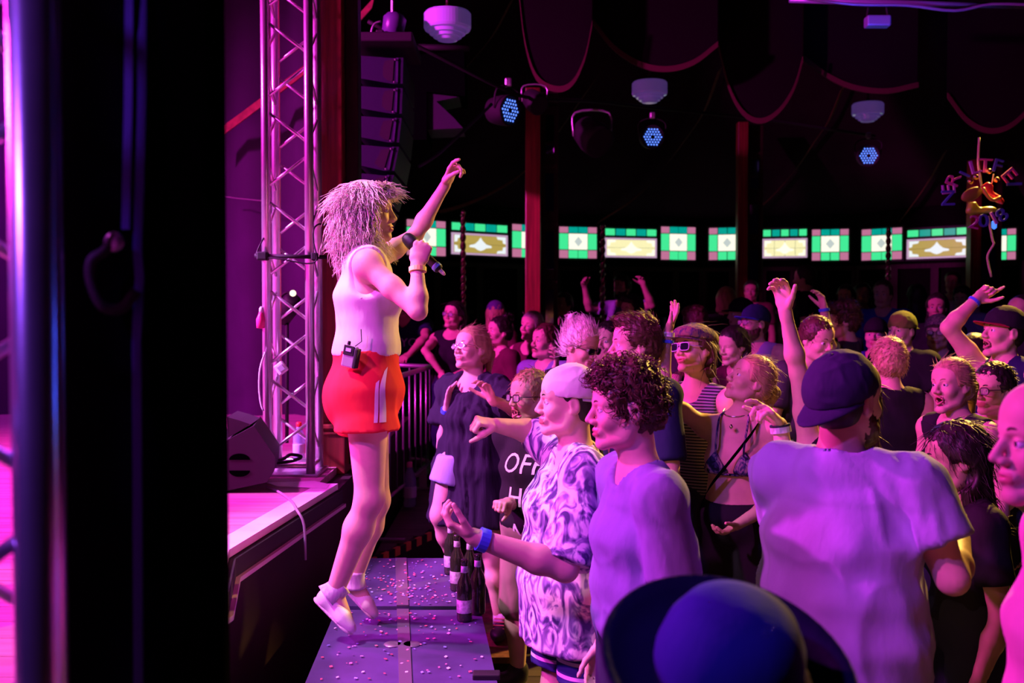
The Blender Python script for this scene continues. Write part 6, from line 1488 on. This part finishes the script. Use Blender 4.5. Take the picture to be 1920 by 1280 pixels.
obj('bag_strap', ribbon(bez([N4 + L4 * 0.11 - F4 * 0.02 + V3(0, 0, 0.02), N4 + L4 * 0.09 + F4 * 0.085 - V3(0, 0, 0.05), C4 + F4 * 0.155 + L4 * 0.0, C4 + F4 * 0.14 - L4 * 0.09 - V3(0, 0, 0.12), C4 - L4 * 0.17 - V3(0, 0, 0.26)], 24), V3(0.02, 0, 0.045), F4 * 0.006), M_BLACKCLOTH, r_, smooth=True)
nk = [N4 + 0.062 * (math.cos(a) * F4 + math.sin(a) * L4) * V3(1, 1, 1) + V3(0, 0, 0.03 - 0.02 * math.cos(a)) for a in np.linspace(-1.9, 1.9, 20)]
obj('choker', tube(nk, 0.003, 6), M_SILVER, r_, smooth=True)
obj('pendant', lathe([(0.002, -0.012), (0.009, 0), (0.002, 0.012)], N4 + F4 * 0.10 - V3(0, 0, 0.03), seg=10), M_SILVER, r_, smooth=True)
p15 = person('dark-haired woman with closed eyes behind the woman in the bikini top', (1374, 648, 6.2), face=(214, -8, 0), fem=True, skin=0, hair=('bob', 'dark'), nh=200, shirt=dict(m=C_BURG, kind='sleeveless'), bottom=JE, eyes=False, **MI)
p16 = person('bearded man in a blue peaked cap and glasses', (1414, 606, 6.9), face=(204, 6, 0), body=230, skin=0, hair=('short', 'brown'), nh=0, beard='brown', cap=dict(m=cloth('blue_cap', (0.02, 0.03, 0.1)), brim=cloth('blue_brim', (0.05, 0.10, 0.55)), up=0.1), glass=(M_SILVER, M_LENSC), shirt=dict(m=C_LAV, kind='tank'), bottom=JE, **MI)
p18 = person('brown-haired man with a high forehead looking down, behind the big dark cap', (1532, 636, 5.6), face=(300, -14, 0), skin=0, hair=('short', 'brown'), nh=300, shirt=dict(m=C_CHARC, kind='tee'), bottom=JE, **MI)
p19 = person('person with a mop of curly brown hair, hand with blue wristband raised', (1580, 602, 6.8), face=(168, 0, 0), skin=1, hair=('curly', 'brown'), nh=500, shirt=dict(m=C_CHARC, kind='tee'), bottom=JE,
    armL=dict(S=(1560, 670, 6.6), E=(1552, 636, 6.5), W=(1545, 578, 6.5), tip=(1533, 528, 6.5), n=(-0.9, -0.2, 0), pose='relaxed'), **MI)
band(p19['root'], p19['wrL'], p19['elL'], 0.05, 0.036, 0.02, M_BANDB)
p21 = person('man in a backwards green cap on the right', (1690, 620, 6.7), face=(216, 3, 0), skin=0, hair=('short', 'dark'), nh=0, cap=dict(m=cloth('green_cap', (0.20, 0.24, 0.05)), back=True), shirt=dict(m=C_BLACK, kind='tee'), bottom=JE, **MI)
p22 = person('smiling man in a speckled cap and dark glasses on the right', (1758, 624, 7.1), face=(236, 3, 0), skin=0, mouth='smile', hair=('short', 'dark'), nh=0, cap=dict(m=printed('speckled_cap', [(0.08, 0.05, 0.1), (0.3, 0.2, 0.2)], 90, 0.5), len=0.05, up=0.6), glass=(M_FRAME, M_LENSC), shirt=dict(m=C_BLACK, kind='tee'), bottom=JE, **MI)
p23 = person('shouting man in a dark red cap with one bent arm raised, far right', (1880, 622, 5.2), face=(190, 8, 0), body=205, skin=1, s=1.03, mouth='open', hair=('short', 'dark'), nh=0, cap=dict(m=C_BLACK, brim=cloth('red_brim', (0.30, 0.03, 0.04)), up=0.1), shirt=dict(m=C_NAVY, kind='sleeveless'), bottom=JE, h=0.013, hf=0.005, hhand=0.0045,
    armR=dict(S=(1848, 700, 5.35), E=(1778, 614, 5.3), W=(1830, 562, 5.3), tip=(1885, 520, 5.28), n=(-0.3, -0.8, -0.4), pose='point', thumb=0.4))
band(p23['root'], p23['wrR'], p23['elR'], 0.06, 0.035, 0.014, M_BANDB)
p24 = person('person with short golden brown hair seen from behind, right of the big cap', (1665, 678, 5.0), face=(95, 0, 0), fem=True, skin=1, hair=('short', 'fair'), nh=700, shirt=dict(m=C_BLACK, kind='sleeveless'), bottom=JE, **MI)
p25 = person('laughing woman with golden hair and open mouth, right of the big cap', (1784, 722, 4.45), face=(206, 4, 4), fem=True, skin=1, mouth='open', hair=('tied', 'fair'), nh=500, shirt=dict(m=C_BLACK, kind='sleeveless', scoop=0.08), bottom=JE, h=0.013, hf=0.0045)
p26 = person('dark-haired man with glasses in a white tee, far right', (1862, 730, 4.75), face=(206, 0, 0), skin=1, hair=('short', 'dark'), nh=300, glass=(M_FRAME, M_LENSC), shirt=dict(m=C_WHITE, kind='tee', scoop=0.07), bottom=JE, h=0.013, hf=0.005)
p27 = person('person with long dark hair in a black top, in shadow at lower right', (1790, 858, 3.3), face=(170, -6, 0), fem=True, skin=2, hair=('long', 'dark'), nh=800, shirt=dict(m=C_BLACK, kind='tee'), bottom=JE, h=0.012, hf=0.005)
p29 = person('person hidden behind the big dark cap, both arms raised, wearing bracelets', (1588, 760, 3.5), face=(180, 0, 0), fem=True, skin=0, s=1.0, hair=('long', 'brown'), nh=200, shirt=dict(m=C_BLACK, kind='tank'), bottom=JE, h=0.011, hf=0.005, hhand=0.004,
    armR=dict(S=(1520, 845, 3.6), E=(1497, 698, 3.55), W=(1472, 582, 3.5), tip=(1462, 520, 3.48), n=(-0.7, -0.6, 0.2), pose='relaxed', thumb=0.0, spread=0.4), armL=dict(S=(1535, 885, 3.3), E=(1478, 905, 3.05), W=(1462, 795, 3.05), tip=(1422, 748, 3.0), n=(-0.3, 0.2, -1), pose='loose', thumb=0.2))
for t_, m_ in ((0.03, M_BANDK), (0.09, M_BANDW), (0.32, M_SILVER)): band(p29['root'], p29['wrL'], p29['elL'], t_, 0.031 + 0.006 * t_, 0.010 if m_ is not M_BANDW else 0.018, m_, 'bracelet')
p28 = person('bearded man seen from behind in a backwards dark cap and lavender grey tee', (1588, 748, 2.72), face=(36, 2, 0), body=42, skin=1, s=1.05, bw=1.0, shw=0.175, beard='brown', hair=('short', 'dark'), nh=0, cap=dict(m=cloth('dark_cap', (0.03, 0.02, 0.07)), back=True, len=0.085, tilt=24), neck_off=(0.0, 0.0, -0.01),
    armL=dict(E=(1500, 1010, 3.0), W=(1590, 985, 3.1), n=(0, 0, -1), pose='relaxed'),
    armR=dict(S=(1712, 915, 2.62), E=(1786, 1085, 2.55), W=(1800, 1010, 2.75), n=(-1, 0, 0), pose='fist', thumb=0.6), shirt=dict(m=C_LAV, kind='tee', sleeve=0.62, inf=0.018, loose=0.045, hem=-0.25, fold=0.011, fscale=(10, 10, 4.5), cuff=0.02, h=0.0085), bottom=JE, h=0.009, hf=0.004, hhand=0.005)
p30 = person('man in profile cut off by the right edge, in a pink shirt', (1975, 826, 1.85), face=(179, 0, 0), body=166, neck_off=(0.03, 0.0, 0.0), skin=1, s=1.02, nose=1.05, hair=('buzz', 'brown'), shirt=dict(m=C_PINK, kind='tee', fold=0.005), bottom=JE, h=0.010, hf=0.0035)
# hat close to the camera
p31 = person('person in a dark blue brimmed hat right in front of the camera', (1362, 1352, 1.42), face=(165, 0, 0), skin=1, s=1.0, hair=('bob', 'dark'), nh=0, shirt=dict(m=C_NAVY, kind='tee'), bottom=JE, floor=0.0, h=0.014, hf=0.006)
hh_ = p31['hd']; ax_ = nrm(V3(0.10, -0.45, 0.9)); hc = hh_.H + V3(0, 0, 0.075)
C_HAT = cloth('navy_hat', (0.02, 0.03, 0.22), bump=0.2)
ht = obj('hat', lathe([(0.105, -0.005), (0.106, 0.02), (0.098, 0.06), (0.08, 0.095), (0.05, 0.112), (0.004, 0.115)], hc, ax_, 40), C_HAT, p31['root'], smooth=True)
obj('brim', lathe([(0.10, 0.004), (0.13, -0.004), (0.16, 0.002), (0.18, 0.016), (0.183, 0.013), (0.16, -0.004), (0.13, -0.010), (0.10, -0.004)], hc, ax_, 48), cloth('dark_brim', (0.008, 0.009, 0.04), bump=0.2), ht, smooth=True)
# ================================================================== far crowd
FA = dict(h=0.021, hf=0.0085, hhand=0.009, nh=0)
far = [
 ('far person in a purple beanie with fair hair seen from behind', (930, 588, 9.6), (70, 0, 0), ('long', 'fair'), C_BURG, dict(cap=dict(m=cloth('purple_beanie', (0.10, 0.04, 0.22)), back=True, len=0.01), fem=True)),
 ('far bearded man with both arms up, right of the red post', (1166, 540, 10.6), (232, 6, 0), ('curly', 'dark'), C_LAV, dict(beard='dark', skin=1, armR=dict(E=(1104, 578, '-'), W=(1096, 538, '-'), tip=(1090, 515, '-'), n=(0.5, -0.8, 0), pose='relaxed'), armL=dict(E=(1222, 572, '-'), W=(1206, 533, '-'), tip=(1198, 508, '-'), n=(-0.5, -0.8, 0), pose='relaxed'))),
 ('dark-haired bearded man smiling below the far man with raised arms', (1184, 583, 8.4), (222, 6, 0), ('curly', 'dark'), C_NAVY, dict(beard='dark', skin=1)),
 ('dim far person standing just right of the red post', (1056, 572, 9.9), (230, 0, 0), ('short', 'dark'), C_NAVY, dict(skin=2)),
 ('far person with curly hair behind the raised hand', (1302, 606, 7.6), (120, 0, 0), ('curly', 'brown'), C_CHARC, dict()),
 ('far blond person seen from behind, left of the second post', (1362, 562, 9.2), (70, 0, 0), ('bob', 'fair'), C_CHARC, dict(fem=True)),
 ('far man in a black brimmed cap behind the blue cap', (1388, 588, 8.2), (190, 0, 0), ('short', 'dark'), C_BLACK, dict(cap=dict(m=C_BLACK, len=0.07))),
 ('far person with a dim face in front of the second post', (1408, 546, 11.6), (250, 0, 0), ('short', 'dark'), C_BURG, dict(skin=2)),
 ('far person with rim-lit hair left of the small raised hand', (1508, 522, 9.8), (150, 0, 0), ('short', 'dark'), C_BLACK, dict()),
 ('far person with a dim face behind the curly mop', (1586, 556, 9.8), (236, 0, 0), ('bob', 'dark'), C_BLACK, dict(skin=2, fem=True)),
 ('far person with a round dim face by the twisted pole', (1617, 552, 10.2), (250, 0, 0), ('bob', 'dark'), C_BLACK, dict(skin=2, fem=True)),
 ('tall far man in a blue shirt by the twisted pole', (1655, 552, 9.0), (236, 0, 0), ('short', 'brown'), C_BLUE, dict(skin=1)),
 ('far dark-haired person seen from behind, right of the tall man in blue', (1718, 556, 9.6), (85, 0, 0), ('long', 'dark'), C_BLACK, dict(fem=True)),
 ('far man standing high in front of the wide ochre window', (1786, 530, 11.2), (232, 0, 0), ('short', 'dark'), C_WHITE, dict(skin=2)),
 ('far curly-haired man below the wide ochre window', (1804, 562, 10.0), (232, 0, 0), ('curly', 'dark'), C_LAV, dict(skin=2)),
 ('far woman with a small dim face above the speckled cap', (1757, 576, 8.3), (240, 0, 0), ('long', 'dark'), C_BLACK, dict(fem=True, skin=2)),
 ('person in a dark hat with a bright beard left of the green cap', (1642, 628, 7.6), (240, 4, 0), ('short', 'dark'), C_BLUE, dict(cap=dict(m=C_BLACK, len=0.05))),
 ('person with a buzz cut at the right edge behind the red cap', (1915, 585, 7.0), (200, 0, 0), ('buzz', 'dark'), C_BLACK, dict(skin=0)),
 ('person peering out under the bent raised arm', (1824, 662, 6.1), (205, 0, 0), ('bob', 'dark'), C_BLACK, dict(fem=True, skin=0)),
]
for lab, hd_, fc, hr_, sm_, ex in far:
    kw = dict(FA); kw.update(ex)
    person(lab, hd_, face=fc, hair=hr_, shirt=dict(m=sm_, kind='tee', fold=0.003), bottom=JE, floor=0.0, group='dim figures in the back of the tent', **kw)
